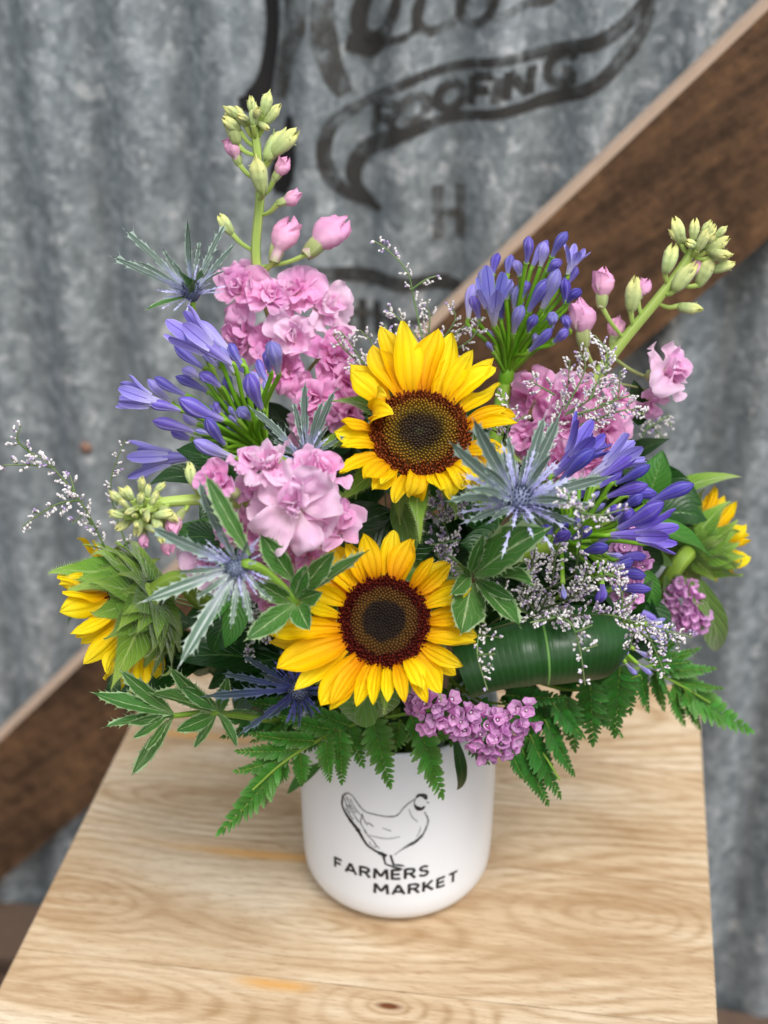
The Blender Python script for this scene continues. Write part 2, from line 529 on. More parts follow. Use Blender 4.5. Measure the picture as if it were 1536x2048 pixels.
def wood(name, seed, knot=None, centres=None):
    k = NT(name)
    co = k.coord('Object')
    nd = k.n('ShaderNodeMapping'); k.put(nd.inputs['Vector'], co)
    nd.inputs['Location'].default_value = (seed * 3.7, seed * 1.3, seed * 0.9)
    p = nd.outputs[0]
    xyz = k.sep(co)
    x, y = xyz[0], xyz[1]
    warp = k.math('SUBTRACT', k.noise(k.vscale(p, (4.0, 11.0, 4.0)), 1.0, 3, 0.5), 0.5)
    warp2 = k.math('SUBTRACT', k.noise(k.vscale(p, (14, 55, 10)), 1.0, 5, 0.7), 0.5)
    rnd = random.Random(seed)
    # nested cathedral arches round the places where the saw cut grazed the growth rings
    r_ = None
    for cx_, cy_, fl_ in (centres or [(rnd.uniform(-0.12, 0.12), rnd.uniform(-0.03, 0.03), .22)]):
        dy = k.math('ADD', k.math('SUBTRACT', y, cy_), k.math('MULTIPLY', warp, 0.030))
        dx = k.math('MULTIPLY', k.math('ADD', k.math('SUBTRACT', x, cx_), k.math('MULTIPLY', warp, 0.06)), fl_)
        q_ = k.math('SQRT', k.math('ADD', k.math('MULTIPLY', dy, dy), k.math('MULTIPLY', dx, dx)))
        r_ = q_ if r_ is None else k.math('SMOOTH_MIN', r_, q_, 0.012)
    if knot:
        dy = k.math('SUBTRACT', y, knot[1]); dx = k.math('MULTIPLY', k.math('SUBTRACT', x, knot[0]), 0.45)
    r_ = k.math('ADD', r_, k.math('MULTIPLY', warp2, 0.0045))
    ph = k.math('MULTIPLY', k.math('POWER', r_, 0.85), 640.0)
    ring = k.math('MULTIPLY_ADD', k.math('SINE', ph), 0.5, 0.5)
    ring = k.math('POWER', ring, 2.4)
    rmod = k.noise(k.vscale(p, (6, 26, 6)), 1.0, 3, 0.6)
    ring = k.math('MULTIPLY', ring, k.ramp(rmod, [(0.32, 0.1), (0.62, 1.0)]))
    fib = k.noise(k.vscale(p, (70, 900, 80)), 1.0, 4, 0.7)
    fib2 = k.noise(k.vscale(p, (14, 170, 20)), 1.0, 4, 0.65)
    big = k.noise(k.vscale(p, (5, 22, 5)), 1.0, 4, 0.6, 0.4)
    c = k.ramp(big, [(0.30, 'AA8964'), (0.5, 'C8AE8D'), (0.68, 'DFCDB2')])
    c = k.mix(k.math('MULTIPLY', ring, 0.60), c, '97754C')
    c = k.mix(k.math('MULTIPLY', k.ramp(fib2, [(0.48, 0.0), (0.72, 1.0)]), 0.45), c, 'E6D2B2')
    c = k.mix(k.math('MULTIPLY', k.ramp(fib, [(0.52, 0.0), (0.66, 1.0)]), 0.6), c, '8D6640')
    # honey-coloured streaks along the glued edges
    edge = k.math('SUBTRACT', 1.0, k.math('DIVIDE', k.math('ABSOLUTE', k.math('ADD', k.math('SUBTRACT', y, 0.0465), k.math('MULTIPLY', warp, 0.012))), 0.006), clamp=True)
    em = k.ramp(k.noise(k.vscale(p, (7, 3, 3)), 1.0, 2, 0.5), [(0.58, 0.0), (0.66, 1.0)])
    c = k.mix(k.math('MULTIPLY', k.math('MULTIPLY', edge, em), 0.7), c, 'D89A3C')
    if knot:
        kd = k.math('SUBTRACT', 1.0, k.math('DIVIDE', k.math('SQRT', k.math('ADD', k.math('MULTIPLY', dy, dy), k.math('MULTIPLY', k.math('MULTIPLY', dx, dx), 0.5))), 0.0032), clamp=True)
        c = k.mix(k.math('MULTIPLY', kd, 1.6, clamp=True), c, '6A3A1C')
    k.put(k.b.inputs['Base Color'], c)
    k.b.inputs['Roughness'].default_value = 0.5
    k.b.inputs['Specular IOR Level'].default_value = 0.3
    k.bump(k.math('ADD', fib, k.math('MULTIPLY', ring, 0.4)), 0.0004, 0.35)
    return k.m

def ceramic():
    k = NT('matte_white_glaze')
    nf = k.noise(k.coord('Object'), 14, 3, 0.5)
    k.put(k.b.inputs['Base Color'], k.ramp(nf, [(0.3, (0.77, 0.80, 0.85)), (0.7, (0.81, 0.84, 0.88))]))
    k.b.inputs['Roughness'].default_value = 0.24
    k.b.inputs['Specular IOR Level'].default_value = 0.4
    k.bump(nf, 0.0006, 0.15)
    return k.m
M['glaze'] = ceramic()
def ink(name, col, lo, hi):
    k = NT(name)
    nf = k.noise(k.coord('Object'), 900, 4, 0.7)
    k.put(k.b.inputs['Base Color'], srgb(col))
    k.b.inputs['Roughness'].default_value = 0.6
    k.put(k.b.inputs['Alpha'], k.ramp(nf, [(lo, 1.0), (hi, 0.25)]))
    return k.m
M['ink'] = ink('black_print', '17171A', 0.55, 0.75)
M['ink_grey'] = ink('sketched_grey_print', '77777A', 0.42, 0.62)
M['ink_faint'] = ink('faint_sketch_print', 'A9A9AC', 0.40, 0.60)

#==LAYOUT==
# ------------------------------------------------------------------ setting: floor, wall, brace
YAW = R(8.6)                                    # stool and wall are turned a little to the camera
WD = Vector((math.cos(YAW), -math.sin(YAW), 0))     # along the wall
ND = Vector((math.sin(YAW), math.cos(YAW), 0))      # into the wall
FLOOR_Z = -0.55
WALL0 = PZ(1480, 2015, FLOOR_Z)                 # foot of the wall at the right of the view
WD = (WALL0 - PZ(60, 1800, FLOOR_Z)).normalized()
ND = Vector((-WD.y, WD.x, 0))
print('wall yaw', math.degrees(math.atan2(-WD.y, WD.x)), WALL0)
MW = Matrix(((WD.x, ND.x, 0, WALL0.x), (WD.y, ND.y, 0, WALL0.y), (0, 0, 1, 0), (0, 0, 0, 1)))
MWI = MW.inverted()
PITCH_C, AMP = 0.076, 0.0098

def corr(s):
    t = math.sin(2 * math.pi * s / PITCH_C)
    return -AMP * (t * (1.15 - 0.15 * t * t))    # towards the viewer is -y in wall space

def wall_sz(px, py, off=0.0):                   # photo point -> (along, height) on the wall
    d = ray(px, py)
    t = ((WALL0 - ND * off) - CAM).dot(ND) / d.dot(ND)
    q = MWI @ (CAM + d * t)
    return q.x, q.z

def build_wall():
    mb = MB()
    n = int(3.4 / PITCH_C * 14)
    s = [-2.1 + 3.4 * i / n for i in range(n + 1)]
    zs = [FLOOR_Z - 0.02 + 2.2 * j / 20 for j in range(21)]
    rows = []
    for z in zs:
        rows.append([(a, corr(a) + 0.0012 * mnoise.noise(Vector((a * 6, z * 5, 0))), z) for a in s])
    mb.grid(rows)
    rows = [[(p[0], p[1] + 0.0012, p[2]) for p in r_] for r_ in rows]
    mb.grid([list(reversed(r_)) for r_ in rows])
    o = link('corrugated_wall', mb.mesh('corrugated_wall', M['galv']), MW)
    o['label'] = 'weathered grey corrugated metal wall behind the bouquet, worn sign paint on it'
    o['category'] = 'wall'
    for px, py in ((180, 886),):
        sx, sz = wall_sz(px, py)
        m = MB()
        m.grid([[(0.0038 * r_ * math.cos(6.283 * k / 12), -y_, 0.0038 * r_ * math.sin(6.283 * k / 12)) for k in range(12)] for r_, y_ in ((1.6, 0), (1.5, .0012), (.9, .0016), (.8, .0035), (.02, .004))], None, 0, True)
        link('screw', m.mesh('wall_screw', plain('rusty_screw', '8A6A5A', 0.7, 0.1, 0.3, 0.3)), MW @ Matrix.Translation((sx, corr(sx) - .001, sz)), o)
    return o
wall = build_wall()

def deck():
    g = MB()
    g.box(-6, 6, -6, 6, -0.08, -0.06)
    e = structure(link('ground', g.mesh('ground', plain('dark_earth', '2E2822', 0.9, 0, 0.2, 0.3)), Matrix.Translation((0, 0, FLOOR_Z))))
    root = structure(link('wooden_floor', None, MW @ Matrix.Translation((0, -0.9, FLOOR_Z))))
    mats = [plain('weathered_board_%d' % i, c, 0.75, 0, 0.25, 0.25) for i, c in enumerate(('5C4A3E', '4C3B30', '66544A'))]
    for i in range(13):
        y1 = 0.893 - i * 0.105
        mb = MB()
        mb.box(-2.0, 1.2, y1 - 0.082, y1, -0.025, 0.0)
        link('floorboard', mb.mesh('floorboard', mats[i % 3], False), MW @ Matrix.Translation((0, -0.9, FLOOR_Z)), root)
deck()

def brace():
    # rusty diagonal brace standing just proud of the wall: its upper edge runs from lower left to upper right
    off = 0.035
    a = Vector(wall_sz(-60, 1538, off)); b = Vector(wall_sz(1600, -42, off))
    c = Vector(wall_sz(-60, 1812, off)); d = Vector(wall_sz(1600, 425, off))
    ax = (b - a).normalized()
    a = a - ax * 0.12; c = c - (d - c).normalized() * 0.12
    b = b + ax * 0.35; d = d + (d - c).normalized() * 0.35
    root = thing('diagonal_brace', 'wide rusty brown diagonal brace with a pale top edge, fixed across the corrugated wall', 'brace', MW @ Vector((a.x, -off, a.y)))
    th = 0.022
    mb = MB()
    fr = [(p.x, -off, p.y) for p in (a, b, d, c)]
    bk = [(p.x, -off + th, p.y) for p in (a, b, d, c)]
    n = 30
    def L(p, q, t): return tuple(p[i] + (q[i] - p[i]) * t for i in range(3))
    mb.grid([[L(fr[3], fr[2], i / n) for i in range(n + 1)], [L(fr[0], fr[1], i / n) for i in range(n + 1)]])
    mb.grid([[L(bk[0], bk[1], i / n) for i in range(n + 1)], [L(bk[3], bk[2], i / n) for i in range(n + 1)]])
    mb.grid([[L(bk[3], bk[2], i / n) for i in range(n + 1)], [L(fr[3], fr[2], i / n) for i in range(n + 1)]])
    mb.poly([fr[0], fr[3], bk[3], bk[0]]); mb.poly([fr[1], bk[1], bk[2], fr[2]])
    link('plate', mb.mesh('brace_plate', M['rust'], False), MW, root)
    e = MB()
    up = Vector((-ax.y, ax.x)) * 0.0065
    q = [(a.x, -off - 0.001, a.y), (b.x, -off - 0.001, b.y)]
    q2 = [(a.x + up.x, -off - 0.001, a.y + up.y), (b.x + up.x, -off - 0.001, b.y + up.y)]
    h = [(p[0], -off + th, p[2]) for p in q]; h2 = [(p[0], -off + th, p[2]) for p in q2]
    e.grid([q, q2]); e.grid([q2, h2]); e.grid([h2, h]); e.grid([h, q])
    link('top_edge', e.mesh('brace_edge', M['pale_edge'], False), MW, root)
brace()

# ---- sign painting on the wall: ribbons that follow the corrugation
def ribbon(name, pts, width, mat, parent, smooth=8, off=0.0016):
    """pts: photo points (px, py[, width px]); painted as a strip along them on the sheet"""
    q = [Vector((*wall_sz(p[0], p[1]), p[2] if len(p) > 2 else width)) for p in pts]
    if smooth:
        q = catmull(q, smooth)
    # resample fine enough to follow the ribs
    out = [q[0]]
    for p in q[1:]:
        d = (p.xy - out[-1].xy).length
        k = max(1, int(d / 0.005))
        s0 = out[-1].copy()
        for i in range(1, k + 1):
            out.append(s0.lerp(p, i / k))
    mb = MB()
    rows = []
    sc = 1.36 / F_PX
    for i, p in enumerate(out):
        t = (out[min(i + 1, len(out) - 1)].xy - out[max(i - 1, 0)].xy)
        t = t.normalized() if t.length > 0 else Vector((1, 0))
        nrm = Vector((-t.y, t.x))
        wv = p.z * sc * 0.5 * (1 + 0.12 * mnoise.noise(Vector((p.x * 60, p.y * 60, 3))))
        row = []
        K = max(2, int(p.z * sc / 0.005) + 1)
        K = 6
        for j in range(K + 1):
            g = p.xy + nrm * wv * (2 * j / K - 1)
            row.append((g.x, corr(g.x) + 0.0012 * mnoise.noise(Vector((g.x * 6, g.y * 5, 0))) - off, g.y))
        rows.append(row)
    mb.grid(rows)
    return link(name, mb.mesh(name, mat), MW, parent)

sg = thing('painted_sign', 'faded black roofing logo painted on the corrugated wall, with a curved banner', 'sign', MW @ Vector((*wall_sz(760, 300), 0)).xzy)
# banner outlines
ribbon('banner_outline', [(760, 420, 14), (690, 385, 22), (655, 320, 26), (665, 250, 26), (730, 205, 18), (830, 155, 16), (960, 125, 16), (1090, 105, 20), (1190, 82, 24), (1260, 40, 26), (1302, -10, 20)], 18, M['paint'], sg)
ribbon('banner_outline', [(752, 415, 10), (708, 370, 24), (712, 320, 30), (760, 282, 30), (850, 250, 22), (960, 228, 18), (1080, 205, 22), (1180, 172, 24), (1250, 110, 26), (1290, 50, 22), (1306, -10, 18)], 18, M['paint'], sg)
letters = {
    'R': [[(0, 0), (0, 1)], [(0, 1), (0.6, 0.98), (0.75, 0.75), (0.6, 0.52), (0, 0.5)], [(0.35, 0.5), (0.8, 0)]],
    'O': [[(0.4, 1), (0.08, 0.8), (0, 0.5), (0.08, 0.2), (0.4, 0), (0.72, 0.2), (0.8, 0.5), (0.72, 0.8), (0.4, 1)]],
    'F': [[(0, 0), (0, 1)], [(0, 1), (0.7, 1)], [(0, 0.52), (0.6, 0.52)]],
    'I': [[(0.1, 0), (0.1, 1)]],
    'N': [[(0, 0), (0, 1)], [(0, 1), (0.7, 0)], [(0.7, 0), (0.7, 1)]],
    'G': [[(0.86, 0.80), (0.75, 0.95), (0.4, 1.02), (0.08, 0.8), (0, 0.5), (0.08, 0.2), (0.4, 0), (0.74, 0.06), (0.84, 0.18)], [(0.84, 0.0), (0.84, 0.42)], [(0.48, 0.42), (0.86, 0.42)]],
}
for ch, x, y, sc_, m_ in (('R', 748, 266, 58, 'paint'), ('O', 806, 242, 54, 'paint_thin'), ('O', 872, 226, 54, 'paint'), ('F', 940, 211, 58, 'paint'),
                          ('I', 988, 203, 54, 'paint_thin'), ('N', 1016, 194, 56, 'paint'), ('G', 1090, 174, 58, 'paint')):
    lt = link('letter', None, MW @ Matrix.Translation((*wall_sz(x, y), 0)), sg)
    for st in letters[ch]:
        pp = [(x + a * sc_ * 1.08 + b * 6, y - b * sc_ - a * sc_ * 0.16) for a, b in st]
        ribbon('stroke', pp, 17, M[m_], lt, 6 if len(st) > 3 else 0)
lt = link('letter', None, MW @ Matrix.Translation((*wall_sz(890, 430), 0)), sg)
ribbon('stroke', [(874, 372), (876, 482)], 20, M['paint_thin'], lt, 0)
ribbon('stroke', [(918, 372), (918, 482)], 20, M['paint_thin'], lt, 0)
ribbon('stroke', [(876, 432), (916, 430)], 16, M['paint_thin'], lt, 0)
# script lettering cut off by the top of the photo
ribbon('script_stroke', [(690, 85, 30), (735, 95, 34), (770, 60, 26), (795, 10, 18), (800, -40, 14), (775, -60, 12), (740, -30, 22), (715, 30, 30), (722, 70, 26), (770, 80, 16), (830, 58, 12), (842, 10, 18), (850, -30, 16)], 20, M['paint'], sg)
ribbon('script_stroke', [(842, 5, 18), (838, 40, 20), (862, 62, 18), (910, 40, 14), (935, -30, 14)], 18, M['paint_thin'], sg)
ribbon('script_stroke', [(925, -30, 16), (918, 25, 20), (945, 48, 16), (985, 20, 14), (1000, -30, 14)], 18, M['paint'], sg)
ribbon('script_stroke', [(990, -30, 16), (985, 18, 18), (1010, 28, 14), (1050, 6, 14), (1095, 2, 18), (1108, -30, 14)], 16, M['paint_thin'], sg)
# tall dark initial on the left
ribbon('initial_stroke', [(536, -40, 24), (540, 60, 26), (528, 150, 26), (510, 200, 44), (482, 206, 22)], 26, M['paint_solid'], sg, 8)
ribbon('initial_stroke', [(596, -40, 50), (592, 40, 46), (570, 130, 34), (556, 200, 22)], 36, M['paint_thin'], sg)
ribbon('initial_stroke', [(578, 232, 14), (574, 300, 34), (560, 350, 50), (556, 392, 24)], 30, M['paint_solid'], sg)
ribbon('initial_stroke', [(650, -30, 36), (650, 60, 40), (665, 130, 38), (690, 190, 26)], 34, M['paint_thin'], sg)
# lower border arc and lettering showing through the flowers
ribbon('border_arc', [(575, 548, 22), (640, 540, 26), (720, 556, 30), (800, 560, 30), (880, 566, 28), (930, 585, 20)], 26, M['paint'], sg)
for x in (690, 720, 752, 786):
    ribbon('stroke', [(x, 605), (x + 2, 672)], 16, M['paint'], sg, 0)
ribbon('border_arc', [(680, 628, 14), (800, 634, 14), (900, 640, 12)], 14, M['paint_thin'], sg)

# ------------------------------------------------------------------ stool
WD = Vector((math.cos(YAW), -math.sin(YAW), 0))
ND = Vector((math.sin(YAW), math.cos(YAW), 0))
BRc = PZ(1397, 1374)                            # back right corner of the top
Lp = PZ(0, 1968)
width = (BRc - Lp).dot(WD)
MS = Matrix(((WD.x, ND.x, 0, BRc.x - WD.x * width / 2), (WD.y, ND.y, 0, BRc.y - WD.y * width / 2), (0, 0, 1, 0), (0, 0, 0, 1)))
MSI = MS.inverted()

def seam_depth(px, py):
    return (MSI @ PZ(px, py)).y
stool = thing('wooden_stool', 'pale mango wood stool top of glued planks that the white vase stands on', 'stool', MS @ Vector((0, -0.2, FLOOR_Z)))
seams = [0.0, (seam_depth(170, 1648) - 0.0) * 0.47, seam_depth(170, 1648), seam_depth(45, 1897), seam_depth(45, 1897) - 0.105]
print('table width', width, 'seams', seams)
kn = MSI @ PZ(778, 2012)
for i in range(4):
    y1, y0 = seams[i], seams[i + 1]
    cy = (y0 + y1) / 2
    hw = abs(y1 - y0) / 2
    mb = MB()
    hx = width / 2
    e = 0.0016
    g = 0.0003
    # bevelled top with small rounding at the outer corners
    def outline(ins):
        x0, x1, a, b = -hx + ins, hx - ins, -hw + g, hw - g
        rr = 0.009 if i == 0 else 0.0
        ri = 0.009 if i == 3 else 0.0
        pts = []
        if ri: 
            for t in range(6): pts.append((x0 + ri - ri * math.cos(t / 5 * math.pi / 2), a + ri - ri * math.sin(t / 5 * math.pi / 2)))
        else: pts.append((x0, a))
        if ri:
            for t in range(6): pts.append((x1 - ri + ri * math.sin(t / 5 * math.pi / 2), a + ri - ri * math.cos(t / 5 * math.pi / 2)))
        else: pts.append((x1, a))
        if rr:
            for t in range(6): pts.append((x1 - rr + rr * math.cos(t / 5 * math.pi / 2), b - rr + rr * math.sin(t / 5 * math.pi / 2)))
            for t in range(6): pts.append((x0 + rr - rr * math.sin(t / 5 * math.pi / 2), b - rr + rr * math.cos(t / 5 * math.pi / 2)))
        else:
            pts.append((x1, b)); pts.append((x0, b))
        return pts
    o0, o1 = outline(0), outline(e)
    lo = [(p[0], p[1], -0.024) for p in o0]; mid = [(p[0], p[1], -e) for p in o0]; top = [(p[0], p[1], 0) for p in o1]
    mb.grid([lo, mid, top], None, 0, True)
    mb.poly(top); mb.poly(list(reversed(lo)))
    knot = (kn.x, kn.y - cy) if i == 3 else None
    cen = [[(-.05, .01, .2)], [(-.13, -.02, .25), (.1, .03, .2)], [(170, 1792, .5), (1190, 1838, .42), (640, 1840, .25)], [(778, 2012, .45), (200, 1990, .25), (1330, 1985, .3)]][i]
    if i > 1:
        cen = [((MSI @ PZ(a_, b_)).x, (MSI @ PZ(a_, b_)).y - cy, fl_) for a_, b_, fl_ in cen]
    link('plank', mb.mesh('stool_plank', wood('mango_wood_%d' % i, i + 3, knot, cen), False), MS @ Matrix.Translation((0, cy, 0)), stool)
lw = wood('mango_wood_leg', 11)
for sx in (-1, 1):
    for yy in (-0.03, seams[4] + 0.03):
        mb = MB(); mb.box(-0.016, 0.016, -0.016, 0.016, FLOOR_Z + 0.002, -0.0242)
        link('leg', mb.mesh('stool_leg', lw, False), MS @ Matrix.Translation((sx * (width / 2 - 0.035), yy, 0)), stool)

# ------------------------------------------------------------------ vase
VR, VH = 0.0592, 0.133
prof = [(0.0, 0.0006), (0.040, 0.0006), (0.0455, 0.0014), (0.0505, 0.0042), (0.0545, 0.0085), (0.0575, 0.0150), (0.0583, 0.024), (0.0588, 0.040), (0.0592, 0.07), (0.0592, 0.10), (0.0590, VH - 0.003),
        (0.0584, VH - 0.0006), (0.0572, VH), (0.0558, VH - 0.0008), (0.0550, VH - 0.004), (0.0548, 0.05), (0.052, 0.012), (0.0, 0.010)]
mb = MB()
mb.grid([[(r_ * math.cos(2 * math.pi * k / 96), r_ * math.sin(2 * math.pi * k / 96), z) for k in range(96)] for r_, z in prof], None, 0, True)
vase = thing('vase', 'white ceramic vase printed with a sketched hen and the words FARMERS MARKET', 'vase', Vector((0, 0, 0)))
link('body', mb.mesh('vase_body', M['glaze']), None, vase)

def vr(z):
    zs = [p[1] for p in prof[:11]]; rs = [p[0] for p in prof[:11]]
    return float(np.interp(z, zs, rs))

def vase_pt(px, py, off=0.00018):               # sight line meets the front of the vase
    d = ray(px, py); rad = 0.059 + off
    a = d.x ** 2 + d.y ** 2; b = 2 * (CAM.x * d.x + CAM.y * d.y); c = CAM.x ** 2 + CAM.y ** 2 - rad ** 2
    disc = max(b * b - 4 * a * c, 0)
    t = (-b - math.sqrt(disc)) / (2 * a)
    q = CAM + d * t
    return math.atan2(q.x, -q.y), q.z

def vwrap(th, z, off=0.00018):
    r_ = vr(z) + off
    return (r_ * math.sin(th), -r_ * math.cos(th), z)

def vstroke(name, pts, wd, mat, parent, o3=lambda a, b: (560 + a / 3.413, 1480 + b / 3.413)):
    q = []
    for p in pts:
        X, Y_ = o3(p[0], p[1]); th, z = vase_pt(X, Y_)
        q.append(Vector((th * 0.059, z, p[2] if len(p) > 2 else wd)))
    q = catmull(q, 6)
    rows = []
    for i, p in enumerate(q):
        t = (q[min(i + 1, len(q) - 1)].xy - q[max(i - 1, 0)].xy)
        t = t.normalized() if t.length > 0 else Vector((1, 0))
        n_ = Vector((-t.y, t.x)) * p.z * 0.00031 / 3.413 * 0.5 * (1 + 0.35 * mnoise.noise(Vector((p.x * 900, p.y * 900, 1))))
        rows.append([vwrap((p.x + n_.x * s) / 0.059, p.y + n_.y * s) for s in (-1, 0, 1)])
    m = MB(); m.grid(rows)
    return link(name, m.mesh(name, mat), None, parent)

hen = link('hen_drawing', None, None, vase)
# outline of the hen (coordinates in an enlarged detail of the photograph)
vstroke('sketch_line', [(430, 380, 16), (460, 362, 14), (495, 380, 12), (530, 430, 12), (580, 485, 12), (660, 510, 12), (740, 522, 14), (800, 512, 12), (850, 455, 12), (905, 412, 10), (930, 395, 9)], 12, M['ink_grey'], hen)
vstroke('sketch_line', [(430, 380, 14), (425, 440, 14), (445, 490, 18), (480, 545, 26), (530, 610, 28), (565, 670, 20), (600, 720, 18), (650, 755, 18), (700, 780, 30), (730, 790, 20)], 16, M['ink'], hen)
vstroke('sketch_line', [(985, 490, 10), (1010, 540, 12), (1000, 590, 14), (970, 650, 18), (920, 695, 26), (865, 725, 20), (820, 755, 9), (780, 785, 9)], 16, M['ink_grey'], hen)
vstroke('sketch_line', [(975, 640, 10), (925, 692, 18), (870, 720, 12)], 12, M['ink'], hen)
vstroke('sketch_line', [(600, 645, 8), (660, 662, 12), (740, 672, 12), (820, 658, 8)], 12, M['ink_faint'], hen)
for L_ in ([(440, 390), (455, 440), (480, 500)], [(455, 385), (480, 440), (520, 500)], [(470, 440), (500, 500), (540, 560)], [(480, 400), (510, 460), (560, 520)], [(560, 520), (550, 560), (570, 600), (590, 640)],
           [(580, 610), (600, 650), (640, 690), (660, 730)], [(600, 560), (640, 590)], [(700, 600), (760, 620)], [(640, 700), (680, 740)], [(445, 460), (470, 500), (500, 540)], [(880, 470), (900, 520), (940, 560)],
           [(560, 500), (575, 545), (600, 580)], [(960, 590), (950, 630), (930, 660)], [(610, 690), (625, 720), (655, 735)], [(450, 440), (470, 452)]):
    vstroke('feather_line', L_, 10, M['ink_faint'] if L_[0][0] > 600 else M['ink_grey'], hen)
# head, comb and wattle
vstroke('comb', [(930, 392, 14), (950, 376, 24), (985, 380, 28), (1000, 405, 18)], 20, M['ink'], hen)
vstroke('wattle', [(918, 440, 12), (935, 462, 26), (965, 470, 26), (988, 450, 14)], 20, M['ink'], hen)
vstroke('sketch_line', [(925, 400, 8), (915, 430, 8), (925, 450, 8)], 8, M['ink_grey'], hen)
vstroke('beak', [(1000, 420, 10), (1018, 430, 6)], 8, M['ink_grey'], hen)
# legs
vstroke('leg', [(705, 775, 26), (712, 820, 14), (722, 850, 14)], 16, M['ink'], hen)
vstroke('leg', [(755, 785, 16), (765, 820, 16), (775, 852, 16)], 16, M['ink'], hen)
vstroke('foot', [(770, 850, 14), (820, 856, 16), (850, 862, 10)], 14, M['ink'], hen)
vstroke('foot', [(722, 848, 12), (780, 868, 18), (835, 884, 18)], 14, M['ink'], hen)

GLYPH = {
    'F': (.62, [[(0, 0), (0, 1)], [(0, .93), (.62, .93)], [(0, .50), (.52, .50)]]),
    'A': (.86, [[(0, 0), (.43, .98)], [(.43, .98), (.86, 0)], [(.20, .28), (.66, .28)]]),
    'R': (.72, [[(0, 0), (0, 1)], [(0, .93), (.42, .93), (.62, .84), (.64, .70), (.56, .55), (.40, .49), (0, .49)], [(.36, .47), (.72, 0)]]),
    'M': (.95, [[(0, 0), (.05, 1)], [(.06, .98), (.47, .25)], [(.47, .25), (.88, .98)], [(.89, 1), (.95, 0)]]),
    'E': (.60, [[(0, 0), (0, 1)], [(0, .93), (.60, .93)], [(0, .50), (.54, .50)], [(0, .07), (.60, .07)]]),
    'S': (.60, [[(.58, .80), (.46, .92), (.26, .95), (.08, .86), (.05, .70), (.18, .57), (.42, .48), (.57, .34), (.54, .14), (.34, .05), (.12, .08), (0, .22)]]),
    'K': (.72, [[(0, 0), (0, 1)], [(.66, 1), (.04, .38)], [(.22, .54), (.72, 0)]]),
    'T': (.74, [[(.37, 0), (.37, 1)], [(0, .93), (.74, .93)]]),
}

def vase_word(word, px0, px1, pyb, hgt, tilt):
    word_o = link('lettering', None, None, vase)
    word_o['label'] = 'the word %s in black capitals' % word
    th0, z0 = vase_pt(px0, pyb); th1, _ = vase_pt(px1, pyb)
    tot = sum(GLYPH[c][0] for c in word) + .34 * (len(word) - 1)
    kx = (th1 - th0) * 0.059 / tot
    x = 0
    for ch in word:
        wd, strokes = GLYPH[ch]
        m = MB()
        for n_s, st in enumerate(strokes):
            pts = [Vector((x + a, c_, 0)) for a, c_ in st]
            pts = catmull(pts, 4 if len(pts) > 2 else 5)
            rows = []
            for i, p in enumerate(pts):
                t = (pts[min(i + 1, len(pts) - 1)] - pts[max(i - 1, 0)]).normalized()
                h = .115 * (1 + .12 * mnoise.noise(Vector((p.x * 5, p.y * 5, 7))))
                n_ = Vector((-t.y, t.x, 0)) * h
                row = []
                for s in (-1, 0, 1):
                    g = p + n_ * s
                    sx = g.x * kx
                    row.append(vwrap(th0 + sx / 0.059, z0 + g.y * hgt + sx * tilt, .00018 + .00002 * n_s))
                rows.append(row)
            m.grid(rows)
        link('letter', m.mesh('letter', M['ink']), None, word_o)
        x += wd + .34
vase_word('FARMERS', 670, 856, 1734, 0.0078, 0.055)
vase_word('MARKET', 749, 914, 1787, 0.0078, 0.02)
# ------------------------------------------------------------------ plant building blocks
CACHE = {}

def cached(key, fn):
    if key not in CACHE:
        CACHE[key] = fn()
    return CACHE[key]

def petal_grid(mb, L, W, prof, bend=((0, 0), (1, 0)), cup=0.0, ruffle=0.0, rf=3.0, twist=0.0, seed=0, nu=6, nv=10, crumple=0.0, cf=3.0, mat=0, M_=None, side=0.0, fold=0.0, jag=0.0):
    ys, ws = zip(*prof)
    bt, bv = zip(*bend)
    x = y = z = 0.0
    rows, uvs = [], []
    for i in range(nv + 1):
        v = i / nv
        th = float(np.interp(v, bt, bv))
        if i:
            y += math.cos(th) * L / nv
            z += math.sin(th) * L / nv
        hw = W * max(0.004, float(np.interp(v, ys, ws)))
        tw = twist * v
        row, uvr = [], []
        for j in range(nu + 1):
            u = 2 * j / nu - 1
            a = u * hw
            if jag and abs(u) > .9:
                a *= 1 + jag * mnoise.noise(Vector((v * 9, seed * 5.1 + u, 2))) * 1.6
            h = cup * (u * u) * hw + fold * abs(u) * hw
            if ruffle:
                h += ruffle * W * v * abs(u) ** 1.5 * math.sin(rf * v * 6.28 + seed * 1.7 + (1.3 if u > 0 else 0))
            if crumple:
                h += crumple * L * (0.3 + 0.7 * v) * mnoise.noise(Vector((u * cf * 0.6 + seed * 9.1, v * cf + seed * 3.3, seed * 1.1)))
            ax = a * math.cos(tw) - h * math.sin(tw) + side * L * v * v
            hz = a * math.sin(tw) + h * math.cos(tw)
            p = Vector((ax, y - math.sin(th) * hz, z + math.cos(th) * hz))
            row.append(M_ @ p if M_ is not None else p)
            uvr.append(((u + 1) / 2, v))
        rows.append(row); uvs.append(uvr)
    mb.grid(rows, uvs, mat)

SUN_PROF = [(0, .34), (.12, .55), (.3, .85), (.5, 1), (.68, .93), (.82, .68), (.93, .34), (1, .0)]
ROUND_PROF = [(0, .12), (.12, .22), (.25, .48), (.45, .85), (.65, 1), (.82, .97), (.93, .78), (1, .38)]
LANCE = [(0, .12), (.1, .45), (.3, .88), (.45, 1), (.65, .82), (.82, .5), (.93, .22), (1, 0)]
BRACT = [(0, .8), (.15, 1), (.35, .92), (.6, .5), (.8, .22), (1, 0)]

